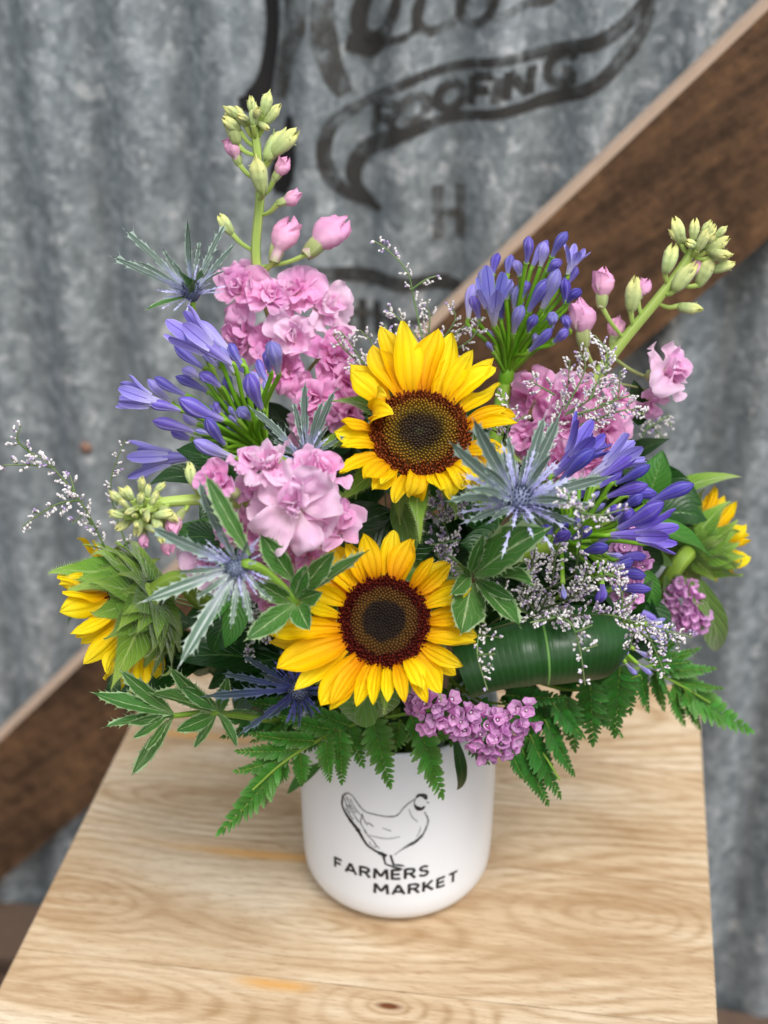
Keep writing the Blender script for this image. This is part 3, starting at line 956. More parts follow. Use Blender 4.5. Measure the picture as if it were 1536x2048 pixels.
def stem_obj(root, pts, r0, r1, mat, name='stem', seg=8, n=8):
    q = catmull(pts, n)
    rad = [r0 + (r1 - r0) * i / (len(q) - 1) for i in range(len(q))]
    m = MB(); m.tube(q, rad, seg)
    return link(name, m.mesh(name, mat), None, root)

def mouth_path(head, N, k, spread=0.028, back=0.06):
    """stem from inside the vase up through its mouth to the head"""
    rnd = random.Random(k * 77 + 5)
    d = Vector((head.x, head.y, 0))
    d = d / max(d.length, 0.02) * min(spread, d.length) if d.length > 0 else d
    a = Vector((d.x * 0.5 * -1 + rnd.uniform(-.01, .01), -d.y * 0.5 + rnd.uniform(-.01, .01), 0.016))
    b = Vector((d.x + rnd.uniform(-.006, .006), d.y + rnd.uniform(-.006, .006), VH + 0.003))
    c = head - N * back
    if c.z < b.z + 0.01:
        c.z = b.z + 0.015
    return [a, b, b.lerp(c, 0.55) + Vector((0, 0, 0.012)), c, head - N * 0.004]

def leaf_mesh(kind, seed, mat):
    def f():
        rnd = random.Random(seed * 31 + 7)
        m = MB()
        if kind == 'lance':
            petal_grid(m, 1, .17, LANCE, ((0, .25), (.5, 0), (1, -rnd.uniform(.2, .9))), cup=.3, ruffle=.12, rf=1.4, seed=seed, twist=rnd.uniform(-.4, .4), nu=6, nv=14)
        elif kind == 'broad':
            petal_grid(m, 1, .27, LANCE, ((0, .3), (.5, 0), (1, -rnd.uniform(.3, .9))), cup=.3, ruffle=.1, rf=1.5, seed=seed, twist=rnd.uniform(-.3, .3), nu=8, nv=14, crumple=.02, cf=5)
        elif kind == 'strap':
            petal_grid(m, 1, .055, LANCE, ((0, .2), (.5, -.1), (1, -rnd.uniform(.5, 1.3))), cup=.3, seed=seed, twist=rnd.uniform(-.8, .8), nu=4, nv=16)
        return m.mesh(kind + '_leaf', mat)
    return cached(('leaf', kind, seed, mat.name), f)

def leaf(root, a, b, nrm, kind, seed, mat, name='leaf', ws=1.0):
    d = b - a
    return link(name, leaf_mesh(kind, seed, mat), frame(a, d, nrm, d.length, sx=d.length * ws), root)

# ------------------------------------------------------------------ sunflowers
def sun_petal(seed, kind):
    def f():
        rnd = random.Random(seed * 13 + len(kind))
        m = MB()
        if kind == 'long':
            petal_grid(m, 1, rnd.uniform(.145, .205), SUN_PROF, ((0, .3), (.4, rnd.uniform(-.1, .3)), (1, rnd.uniform(-.7, .3))), cup=rnd.uniform(.1, .6), ruffle=.14, rf=1.2, seed=seed, twist=rnd.uniform(-.6, .6), nu=8, nv=14, side=rnd.uniform(-.14, .14), crumple=.05, cf=6, fold=rnd.uniform(-.1, .4), jag=.07)
        elif kind == 'wavy':
            petal_grid(m, 1, .24, SUN_PROF, ((0, .5), (.3, .1), (.6, -.3), (1, rnd.uniform(.1, .6))), cup=rnd.uniform(.1, .6), ruffle=.25, rf=1.3, seed=seed, twist=rnd.uniform(-.9, .9), nu=8, nv=14, side=rnd.uniform(-.15, .15))
        elif kind == 'curl':
            petal_grid(m, 1, .27, SUN_PROF, ((0, .9), (.35, .3), (.7, -.9), (1, -1.9)), cup=.3, ruffle=.2, rf=1.0, seed=seed, twist=rnd.uniform(-.7, .7), nu=8, nv=14, side=rnd.uniform(-.1, .1))
        elif kind == 'inrolled':
            petal_grid(m, 1, .26, SUN_PROF, ((0, .9), (.3, 1.2), (.7, 1.9), (1, 2.9)), cup=-.3, ruffle=.15, rf=1.0, seed=seed, twist=rnd.uniform(-.5, .5), nu=8, nv=14)
        return m.mesh('sunflower_petal', M['yellow'] if seed % 3 else M['yellow_deep'])
    return cached(('sp', seed, kind), f)

def sun_bract_mesh(seed):
    def f():
        rnd = random.Random(seed + 400)
        m = MB()
        petal_grid(m, 1, .17, BRACT, ((0, .2), (.3, -.1), (.7, rnd.uniform(-.5, .4)), (1, rnd.uniform(-1.9, 1.5))), cup=.35, ruffle=.12, rf=1.2, seed=seed, twist=rnd.uniform(-.9, .9), nu=4, nv=12, side=rnd.uniform(-.18, .18), crumple=.04)
        # fine hairs along both margins
        g = [Vector(p) for p in m.v]
        for i in range(1, 12):
            for j, s in ((0, -1), (4, 1)):
                p = g[i * 5 + j]; q = g[min(i + 1, 12) * 5 + j]
                for t in (0.0, 0.33, 0.66):
                    a = p.lerp(q, t)
                    d = Vector((s * rnd.uniform(.03, .055), rnd.uniform(.0, .03), rnd.uniform(-.01, .02)))
                    m.poly([a, a + Vector((0, .006, 0)), a + d], [(0.5, 1)] * 3)
        return m.mesh('sunflower_bract', M['bract'])
    return cached(('sb', seed), f)

def disc_mesh(mat, n=760):
    def f():
        rnd = random.Random(3)
        m = MB()
        def hgt(r_): return 0.20 * (1 - r_ ** 2) - 0.10 * math.exp(-(r_ / 0.35) ** 2)
        rings = [[(r_ * math.cos(2 * math.pi * k / 40), r_ * math.sin(2 * math.pi * k / 40), hgt(r_)) for k in range(40)] for r_ in (1.02, .9, .75, .6, .45, .3, .15, .02)]
        uv = [[(r_, 0.0)] * 41 for r_ in (1.02, .9, .75, .6, .45, .3, .15, .02)]
        m.grid(rings, uv, 0, True)
        ga = math.pi * (3 - math.sqrt(5))
        for i in range(n):
            t = math.sqrt((i + .5) / n); a = i * ga + rnd.gauss(0, .006)
            c = Vector((t * math.cos(a), t * math.sin(a), hgt(t)))
            outer = t + rnd.uniform(-.05, .05) > .73
            s = 0.030 if not outer else 0.034
            h = (0.03 + .02 * t) * rnd.uniform(.6, 1.6) if not outer else rnd.uniform(.06, .12)
            rad = Vector((math.cos(a), math.sin(a), 0)); tan = Vector((-math.sin(a), math.cos(a), 0))
            base = [c + rad * s * math.cos(q) + tan * s * math.sin(q) for q in (0, 1.257, 2.513, 3.77, 5.027)]
            lean = rad * (0.02 * t) if not outer else rad * rnd.uniform(-.03, .04) + tan * rnd.uniform(-.03, .03)
            topc = c + Vector((0, 0, h)) + lean
            top = [topc + (b - c) * (.55 if not outer else .45) for b in base]
            for k in range(5):
                k2 = (k + 1) % 5
                m.poly([base[k], base[k2], top[k2], top[k]], [(t, 0.05), (t, 0.05), (t, 0.75), (t, 0.75)])
            m.poly(top, [(t, 1.0)] * 5)
            if outer and rnd.random() < .7:          # forked stigmas
                for s2 in (-1, 1):
                    e = topc + tan * s2 * .022 + Vector((0, 0, .03)) + rad * rnd.uniform(-.01, .02)
                    m.poly([topc + rad * .006, topc - rad * .006, e], [(min(1, t + .1), 1.0)] * 3)
        me = m.mesh('sunflower_disc', mat, False)
        return me
    return cached(('disc', mat.name), f)

def sunflower(label, C, N, upv, rad, lens, mat, seed, elev=(14, 30), n=(17, 18), curly=None, path=None, bracts=16, bract_len=1.25, spread=1.0, tight=0.0, back=False):
    """lens(az) -> petal length beyond the rim in disc radii"""
    rnd = random.Random(seed)
    N = N.normalized(); U = (upv - N * upv.dot(N)).normalized(); X = U.cross(N)
    pth = (path + [C - N * rad * 1.1, C - N * rad * .45]) if path else mouth_path(C, N, seed, back=.05)
    root = thing('sunflower', label, 'sunflower', pth[0], 'sunflowers in the bouquet')
    stem_obj(root, pth, .0042, .0052, M['stem'])
    B = Matrix(((X.x, U.x, N.x, C.x), (X.y, U.y, N.y, C.y), (X.z, U.z, N.z, C.z), (0, 0, 0, 1)))
    link('disc', disc_mesh(mat), B @ Matrix.Diagonal((rad, rad, rad, 1)), root)
    # green receptacle behind
    m = MB()
    m.grid([[(r_ * math.cos(2 * math.pi * k / 24), r_ * math.sin(2 * math.pi * k / 24), z) for k in range(24)] for r_, z in ((1.0, .02), (1.05, -.05), (.92, -.18), (.62, -.30), (.32, -.38), (.14, -.60))], None, 0, True)
    link('receptacle', m.mesh('receptacle', M['bract']), B @ Matrix.Diagonal((rad, rad, rad, 1)), root)
    for row in (0, 1):
        for i in range(n[row]):
            az = 360 * (i + .5 * row) / n[row] + rnd.uniform(-6, 6)
            a = R(az)
            ll = lens(az % 360) * (1 if row == 0 else 1.05) * rnd.uniform(.88, 1.12)
            kind = rnd.choice(['long', 'long', 'wavy'])
            if curly:
                kk = curly(az % 360, rnd)
                if kk: kind = kk
            el = R(rnd.uniform(*elev) - 12 * row) + tight
            rad_d = X * math.cos(a) + U * math.sin(a)
            yd = rad_d * math.cos(el) + N * math.sin(el)
            zn = N * math.cos(el) - rad_d * math.sin(el)
            tan = X * -math.sin(a) + U * math.cos(a)
            tilt = rnd.uniform(-.35, .35)
            zn = zn * math.cos(tilt) + tan * math.sin(tilt)
            base = C + rad_d * rad * .93 + N * rad * (.03 - .05 * row)
            L = rad * (ll + .1)
            link('petal', sun_petal(rnd.randrange(14), kind), frame(base, yd, zn, L, sx=min(L, rad * 1.55) * rnd.uniform(.9, 1.15)), root)
    for i in range(bracts):
        az = R(360 * i / bracts + rnd.uniform(-9, 9))
        rad_d = X * math.cos(az) + U * math.sin(az)
        row = i % 2 if not back else i % 3
        el = R(-15 - 22 * row + rnd.uniform(-12, 12)) + tight * .8
        if back:
            el = R((34, 20, 8)[row] + rnd.uniform(-18, 16))
        yd = rad_d * math.cos(el) + N * math.sin(el)
        zn = N * math.cos(el) - rad_d * math.sin(el)
        base = C + rad_d * rad * (.95 - .2 * row) + N * rad * (-.12 - .15 * row)
        L = rad * rnd.uniform(.85, 1.15) * bract_len
        if back:
            base = C + rad_d * rad * (.92, .62, .30)[row] + N * rad * (-.16, -.36, -.46)[row]
            L = rad * rnd.uniform(.65, 1.3) * bract_len * (1, 1, .85)[row]
            zn = -zn
        link('bract', sun_bract_mesh(rnd.randrange(9)), frame(base, yd, zn, L, sx=L * spread), root)
    return root, B

def tab(t):
    ks = sorted(t)
    xs = [ks[-1] - 360] + ks + [ks[0] + 360]
    vs = [t[ks[-1]]] + [t[k_] for k_ in ks] + [t[ks[0]]]
    return lambda a: float(np.interp(a, xs, vs))

# ------------------------------------------------------------------ stock (pink double flowers on spikes)
def stock_petal(seed, kind, mat):
    def f():
        rnd = random.Random(seed * 17 + 3)
        m = MB()
        if kind == 'outer':
            petal_grid(m, 1, rnd.uniform(.34, .56), ROUND_PROF, ((0, .5), (.4, rnd.uniform(-.1, .4)), (1, rnd.uniform(-1.1, .3))), cup=rnd.uniform(-.5, .4), ruffle=.36, rf=rnd.uniform(1.0, 2.0), seed=seed, nu=12, nv=13, crumple=.22, cf=3.6,
                       fold=rnd.uniform(-.5, .5), side=rnd.uniform(-.2, .2), twist=rnd.uniform(-.5, .5))
        else:
            petal_grid(m, 1, rnd.uniform(.34, .55), ROUND_PROF, ((0, .2), (.4, .3), (1, rnd.uniform(-2.0, .8))), cup=rnd.uniform(.0, .9), ruffle=.4, rf=1.4, seed=seed, nu=10, nv=10, crumple=.34, cf=3.2,
                       fold=rnd.uniform(-1.0, 1.2), side=rnd.uniform(-.3, .3), twist=rnd.uniform(-.9, .9))
        return m.mesh('stock_petal', mat)
    return cached(('st', seed, kind, mat.name), f)

def bloom(root, C, N, r, seed, mat=None, full=1.0, anchor=None, deep=None, closed=0.0, az=None):
    rnd = random.Random(seed * 101 + 9)
    mat = mat or M['pink']; deep = deep or M['pink_deep']
    N = N.normalized(); X = (RIGHT - N * RIGHT.dot(N)).normalized(); U = N.cross(X)
    # calyx: little green cup and stalk back to the spike
    m = MB()
    a = C - N * r * .55
    pts = [anchor, anchor.lerp(a, .6) - N * r * .1, a, C - N * r * .1] if anchor is not None else [C - N * r * 1.1, a, C - N * r * .1]
    q = catmull(pts, 5)
    rr = [r * .055 + (r * .13 if i > len(q) * .66 else 0) for i in range(len(q))]
    m.tube(q, rr, 7)
    cal = link('bloom', m.mesh('bloom_calyx', M['sepal']), None, root)
    def pet(kind, mt, el, L, az, off, i):
        rd = X * math.cos(az) + U * math.sin(az)
        yd = rd * math.cos(el) + N * math.sin(el); zn = N * math.cos(el) - rd * math.sin(el)
        link('petal', stock_petal(rnd.randrange(14), kind, mt), frame(C + rd * r * .04 + N * r * off, yd, zn, L), cal)
    no = int(5 * full)
    for a_, e_, l_, o_ in (az or ()):
        pet('outer', mat, R(e_), r * l_, R(a_), o_, 0)
    for i in range(0 if az else no):
        pet('outer', mat, R(rnd.uniform(-8, 34) + closed * 55), r * rnd.uniform(.85, 1.15), 6.283 * i / no + rnd.uniform(-.45, .45), rnd.uniform(-.08, .05), i)
    for i in range(0 if az else no - 1):
        pet('outer', mat if i % 3 else deep, R(rnd.uniform(20, 64) + closed * 30), r * rnd.uniform(.6, .98), 6.283 * (i + .5) / (no - 1) + rnd.uniform(-.6, .6), rnd.uniform(0, .12), i)
    for i in range(int(4 * full)):
        pet('inner', deep if i % 3 == 0 else mat, R(rnd.uniform(40, 88)), r * rnd.uniform(.42, .7), rnd.uniform(0, 6.283), rnd.uniform(.0, .12), i)
    return cal

def bud_mesh(seed, mat, pink=False):
    def f():
        rnd = random.Random(seed + 50)
        m = MB()
        rows = []
        kf = rnd.choice([2, 3]); sp_ = rnd.uniform(1.5, 2.6)
        if pink:
            xs, rs = [0, .30, .38, .55, .75, .9, 1], [.10, .12, .19, .27, .27, .19, .05]
        else:
            xs, rs = [0, .06, .2, .45, .7, .88, 1], [.07, .15, .21, .26, .25, .18, .07]
        for i in range(17):
            v = i / 16
            rr = float(np.interp(v, xs, rs))
            row = []
            for k in range(24):
                a = 6.283 * k / 24
                w_ = ((kf * a / 6.283 + sp_ * .35 * v) % 1.0)
                g = rr * (1 + .26 * (w_ - .5) * min(1, v * 2.2)) * (1 + .10 * math.sin(a + seed * 2)) + .03 * rr * mnoise.noise(Vector((math.cos(a) * 2, v * 6, math.sin(a) * 2 + seed)))
                top = (.10 * math.sin(kf * a + seed) + .05 * math.sin(5 * a)) * max(0, v - .7) / .3
                row.append((g * math.cos(a) + .06 * v * math.sin(seed), v + top, g * math.sin(a) + .05 * math.sin(v * 3 + seed)))
            rows.append(row)
        m.grid(rows, None, 0, True)
        if pink:                                  # a petal working loose
            petal_grid(m, .62, .24, ROUND_PROF, ((0, .5), (.4, .0), (1, rnd.uniform(-.6, .5))), cup=-.6, ruffle=.3, rf=1.2, seed=seed, nu=6, nv=8, crumple=.12, cf=3, mat=0,
                       M_=Matrix.Rotation(rnd.uniform(0, 6), 4, 'Y') @ Matrix.Translation((0, .40, .19)) @ Matrix.Rotation(R(8), 4, 'X'))
        for k in range(4):
            a = 1.571 * k + .4
            Mt = Matrix.Rotation(a, 4, 'Y') @ Matrix.Translation((0, -.05, .09)) @ Matrix.Rotation(R(6), 4, 'X')
            petal_grid(m, rnd.uniform(.52, .62) if pink else rnd.uniform(.72, .95), .13 if pink else .17, LANCE, ((0, .45), (.3, .12), (.8, -.15), (1, rnd.uniform(-.2, .9))), cup=-.7, ruffle=.2, rf=1, seed=k, nu=4, nv=8, mat=1, M_=Mt)
        return m.mesh('stock_bud', [mat, M['sepal']])
    return cached(('bud', seed, mat.name), f)

def bud(root, C, d, L, anchor, kind='green', seed=0):
    d = d.normalized()
    m = MB()
    q = catmull([anchor, anchor.lerp(C, .6) + Vector((0, 0, -.0015)), C], 4)
    m.tube(q, [.0011 + .0005 * i / len(q) for i in range(len(q))], 6)
    st = link('bud_stalk', m.mesh('bud_stalk', M['stem_pale']), None, root)
    link('bud', bud_mesh(seed % 7, M['bud_green'] if kind == 'green' else M['bud_pink'], kind == 'pink'), frame(C - d * L * .03, d, TOW, L, sx=L * (1.15 if kind == 'pink' else 1)), st)

def stock(label, spine, blooms, buds, Nf, k, tip=None):
    """spine: world points base -> tip; blooms: (px, py, Y, radius px, facing, tone); buds: (px, py, dx, dy, len px, kind)"""
    q = catmull(spine, 8)
    root = thing('stock_flower', label, 'stock flower', spine[0], 'pink stock stems')
    m = MB()
    n = len(q)
    m.tube(q, [.0040 - .0018 * i / n for i in range(n)], 9)
    link('stem', m.mesh('stock_stem', M['stem_pale']), None, root)
    def near(p, lift=.010):
        best = min(range(n), key=lambda i: (q[i] - p).length)
        j = max(0, best - 2)
        return q[j]
    for i, b in enumerate(blooms):
        px, py, Y, rp, fc = b[:5]
        tone = b[5] if len(b) > 5 else 'n'
        C = P(px, py, Y)
        mats = {'n': (M['pink'], M['pink_deep']), 'd': (M['pink_deep'], M['pink_deep']), 'p': (M['pink_pale'], M['pink'])}[tone]
        bloom(root, C, fc, rp * mpp(Y) * 1.0, k * 50 + i, mats[0], b[6] if len(b) > 6 else 1.0, near(C), mats[1], b[7] if len(b) > 7 else 0.0, b[8] if len(b) > 8 else None)
    for i, b in enumerate(buds):
        px, py, dx, dy, L, kind, Y = b
        C = P(px, py, Y)
        d = RIGHT * dx + UP * -dy + TOW * random.uniform(.0, .5) * math.hypot(dx, dy)
        bud(root, C, d, L * mpp(Y), near(C), kind, i + k)
    if tip:                                        # the youngest buds crowd round the growing point
        tx, ty, tY, rx, ry, nb = tip
        rnd = random.Random(k * 11)
        T = P(tx, ty, tY)
        for i in range(nb):
            t = math.sqrt((i + .5) / nb); a = i * 2.4
            C = P(tx + rx * t * math.cos(a) * .6, ty + ry * t * math.sin(a) * .6, tY) + TOW * (1 - t) * .004
            d = RIGHT * t * math.cos(a) - UP * t * math.sin(a) + TOW * (1.15 - t) + UP * .25
            bud(root, C, d + RIGHT * rnd.uniform(-.4, .4) + UP * rnd.uniform(-.2, .5), (15 + 14 * t) * rnd.uniform(.7, 1.45) * mpp(tY), T - TOW * .004, 'green', i)
    return root

# ------------------------------------------------------------------ agapanthus
def floret_mesh(kind, seed, mat):
    def f():
        rnd = random.Random(seed * 7 + 1)
        m = MB()
        if kind == 'bud':
            pr = ([0, .08, .3, .55, .75, .9, 1], [.035, .045, .07, .115, .13, .085, .01])
        else:
            pr = ([0, .08, .25, .45, .5], [.035, .045, .07, .10, .105])
        rows = []
        nv = 14
        vmax = pr[0][-1]
        bx = rnd.uniform(-.10, .10)
        for i in range(nv + 1):
            v = vmax * i / nv
            rr = float(np.interp(v, *pr)) * rnd.uniform(.98, 1.02)
            row = []
            for k in range(24):
                a = 6.283 * k / 24
                g = rr * (1 - .16 * (1 - abs(math.sin(3 * a + .4 * v))) * min(1, v * 3))
                row.append((g * math.cos(a) + bx * v * v, v, g * math.sin(a)))
            rows.append(row)
        m.grid(rows, [[(k / 24, vmax * i / nv) for k in range(25)] for i in range(nv + 1)], 0, True)
        if kind == 'open':
            for k in range(6):
                a = 6.283 * k / 6 + .2
                out = rnd.uniform(.12, .5)
                Mt = Matrix.Translation((bx * .2, .42, 0)) @ Matrix.Rotation(a, 4, 'Y') @ Matrix.Translation((0, 0, .085)) @ Matrix.Rotation(R(4), 4, 'X')
                petal_grid(m, rnd.uniform(.55, .66), .095, [(0, .6), (.3, .9), (.6, 1), (.85, .8), (1, .25)], ((0, .05), (.5, out * .6), (1, out)), cup=.35, seed=k, ruffle=.12, rf=1, nu=4, nv=8, mat=1, M_=Mt)
        return m.mesh('agapanthus_floret', [mat, M['aga_tepal_deep'] if mat == M['aga_deep'] else M['aga_tepal']])
    return cached(('fl', kind, seed, mat.name), f)

def agapanthus(label, hub, florets, N, k, cy, path=None, pale=0.3, defY=0.0, spreadY=.02):
    rnd = random.Random(k)
    pth = path or mouth_path(hub, N, k, back=.05)
    root = thing('agapanthus', label, 'agapanthus', pth[0], 'blue agapanthus heads')
    stem_obj(root, pth, .0035, .0042, M['stem'])
    m = MB()
    m.tube([hub - N * .006, hub, hub + N * .005, hub + N * .008], [.0036, .0044, .0036, .001], 10)
    link('hub', m.mesh('agapanthus_hub', M['pedicel']), None, root)
    for i, fl in enumerate(florets):
        tx, ty, bx, by = fl[:4]
        kind = fl[4] if len(fl) > 4 else 'bud'
        dY = fl[5] if len(fl) > 5 else rnd.uniform(-spreadY, spreadY)
        b = P(bx, by, defY + dY * .8); t = P(tx, ty, defY + dY * 1.25)
        ax = t - b
        if (b - hub).length > .085:
            h0 = hub
        dd = (b - hub)
        mid = hub.lerp(b, .5) + N * .006 + ax.normalized() * -.004
        pm = MB()
        q = catmull([hub + dd.normalized() * .002, mid, b - ax.normalized() * .003, b + ax.normalized() * .001], 5)
        pm.tube(q, [.00115] * (len(q) - 2) + [.0014, .0017], 6)
        link('pedicel', pm.mesh('agapanthus_pedicel', M['pedicel']), None, root)
        L = ax.length
        mt = M['aga_pale'] if rnd.random() < pale else (M['aga_deep'] if pale < .1 or rnd.random() < .15 else M['aga'])
        wdt = min(max(L, .021), .032) * (1.2 if kind == 'open' else 1.12) * rnd.uniform(.9, 1.15)
        link('floret', floret_mesh(kind, rnd.randrange(4), mt), frame(b, ax, TOW, L, sx=wdt, sz=wdt), root)
    # young green buds still hidden low between the pedicels
    for i in range(10):
        d = (N + RIGHT * rnd.uniform(-.9, .9) + UP * rnd.uniform(-.9, .9) + TOW * rnd.uniform(-.3, .6)).normalized()
        L = rnd.uniform(.018, .032)
        pm = MB(); pm.tube([hub, hub + d * L], [.001, .0013], 5)
        o = link('pedicel', pm.mesh('agapanthus_pedicel', M['pedicel']), None, root)
        link('young_bud', floret_mesh('bud', i % 3, M['aga_pale']), frame(hub + d * L, d, TOW, .010, sx=.012, sz=.012), root)
    return root

# ------------------------------------------------------------------ sea holly
def holly_mesh(seed, wd, mat, teeth=6, tl=.09, lobes=0):
    def f():
        rnd = random.Random(seed * 5 + 11)
        m = MB()
        prof = [(0, .55), (.15, .5), (.35, .7), (.55, 1), (.75, .85), (.9, .45), (1, 0)] if not lobes else [(0, .2), (.15, .45), (.4, .95), (.55, .8), (.62, 1), (.8, .55), (1, 0)]
        bend = ((0, rnd.uniform(.05, .3)), (.5, 0), (1, rnd.uniform(-.4, .2)))
        petal_grid(m, 1, wd, prof, bend, cup=.45, ruffle=.15, rf=1.5, seed=seed, twist=rnd.uniform(-.4, .4), nu=6, nv=16, side=rnd.uniform(-.05, .05))
        g = [Vector(p) for p in m.v]
        for t in range(teeth):
            v = .12 + .84 * (t + rnd.uniform(.1, .6)) / teeth
            for j, s in ((0, -1), (6, 1)):
                i = max(1, min(15, int(v * 16)))
                a, b = g[(i - 1) * 7 + j], g[(i + 1) * 7 + j]
                inn = g[i * 7 + (1 if j == 0 else 5)]
                L = tl * rnd.uniform(.6, 1.4)
                tip = (a + b) / 2 + Vector((s * L * .75, L * .85, rnd.uniform(-.3, .5) * L))
                mid = ((a + b) / 2).lerp(tip, .42) + Vector((0, .004, 0))
                u = 0.0 if j == 0 else 1.0
                m.poly([a, inn, b, mid], [(u, v), (.5 - .2 * s * -1, v), (u, v), (u, v)])
                m.poly([mid + Vector((0, -.006, 0)), mid + Vector((0, .006, 0)), tip], [(u, v)] * 3)
                m.poly([mid + Vector((0, 0, -.005)), mid + Vector((0, 0, .005)), tip], [(u, v)] * 3)
        m.poly([g[15 * 7 + 2], g[15 * 7 + 4], Vector(g[16 * 7 + 3]) + Vector((0, .05, 0))], [(.5, 1)] * 3)
        return m.mesh('spiny_leaf', mat)
    return cached(('holly', seed, wd, mat.name, teeth, lobes), f)

def sea_holly(label, hub, N, tips, k, mat, needle, path=None, cone=.006, wd=.075, stem_mat='stem_brown', stem_r=.0024, needles=36, leaves=(), nl=.017, stem_back=.04):
    rnd = random.Random(k * 3 + 1)
    N = N.normalized(); X = N.orthogonal().normalized(); U = N.cross(X)
    pth = path or mouth_path(hub, N, k, back=stem_back)
    root = thing('sea_holly', label, 'sea holly', pth[0], 'blue sea holly stems')
    stem_obj(root, pth, stem_r * 1.1, stem_r * .85, M[stem_mat])
    # cone covered in small points
    m = MB()
    m.grid([[hub + (X * math.cos(6.283 * q / 12) + U * math.sin(6.283 * q / 12)) * cone * r_ + N * cone * z for q in range(12)] for r_, z in ((.45, -.6), (.85, -.1), (.95, .4), (.8, 1.0), (.5, 1.4), (.05, 1.6))], None, 0, True)
    for i in range(90):
        t = (i + .5) / 90; a = i * 2.4
        rr = math.sqrt(1 - (1 - t) ** 2) * .95
        c = hub + (X * math.cos(a) + U * math.sin(a)) * cone * rr + N * cone * (.1 + 1.5 * (1 - t))
        o = (X * math.cos(a) + U * math.sin(a)) * rr * .6 + N * (1.2 - t)
        o.normalize()
        s = (X * -math.sin(a) + U * math.cos(a)) * cone * .1
        m.poly([c - s, c + s, c + o * cone * .5], [(0, 0), (0, 0), (0, 1)])
        s = o.cross(s)
        m.poly([c - s, c + s, c + o * cone * .5], [(0, 0), (0, 0), (0, 1)])
    link('cone', m.mesh('sea_holly_cone', M['holly_cone']), None, root)
    for i, tp in enumerate(tips):
        tx, ty, Y = tp[:3]
        w_ = tp[3] if len(tp) > 3 else wd
        T = P(tx, ty, Y)
        b = hub + (T - hub).normalized() * cone * .6
        d = T - b
        zn = (N * .8 + TOW * .5 + Vector((rnd.uniform(-.3, .3), rnd.uniform(-.3, .3), rnd.uniform(-.3, .3))))
        mt = tp[4] if len(tp) > 4 else mat
        link('bract', holly_mesh(rnd.randrange(6), round(w_ * .72, 3), M[mt], 8, .075), frame(b, d, zn, d.length), root)
    for i in range(needles):
        a = rnd.uniform(0, 6.283); e = R(rnd.uniform(-10, 60))
        d = (X * math.cos(a) + U * math.sin(a)) * math.cos(e) + N * math.sin(e)
        L = nl * rnd.uniform(.6, 1.25)
        link('needle', holly_mesh(i % 5, .018, M[needle], 5, .09), frame(hub + d * cone * .7, d, N + TOW, L), root)
    for lf in leaves:
        a = P(*lf[0]); b = P(*lf[1])
        d = b - a
        nr = lf[2] if len(lf) > 2 else TOW + UP * .6
        link('leaf', holly_mesh(rnd.randrange(6), lf[3] if len(lf) > 3 else .16, M[lf[4] if len(lf) > 4 else 'holly_leaf'], 11, .085, 1), frame(a, d, nr, d.length), root)
    return root

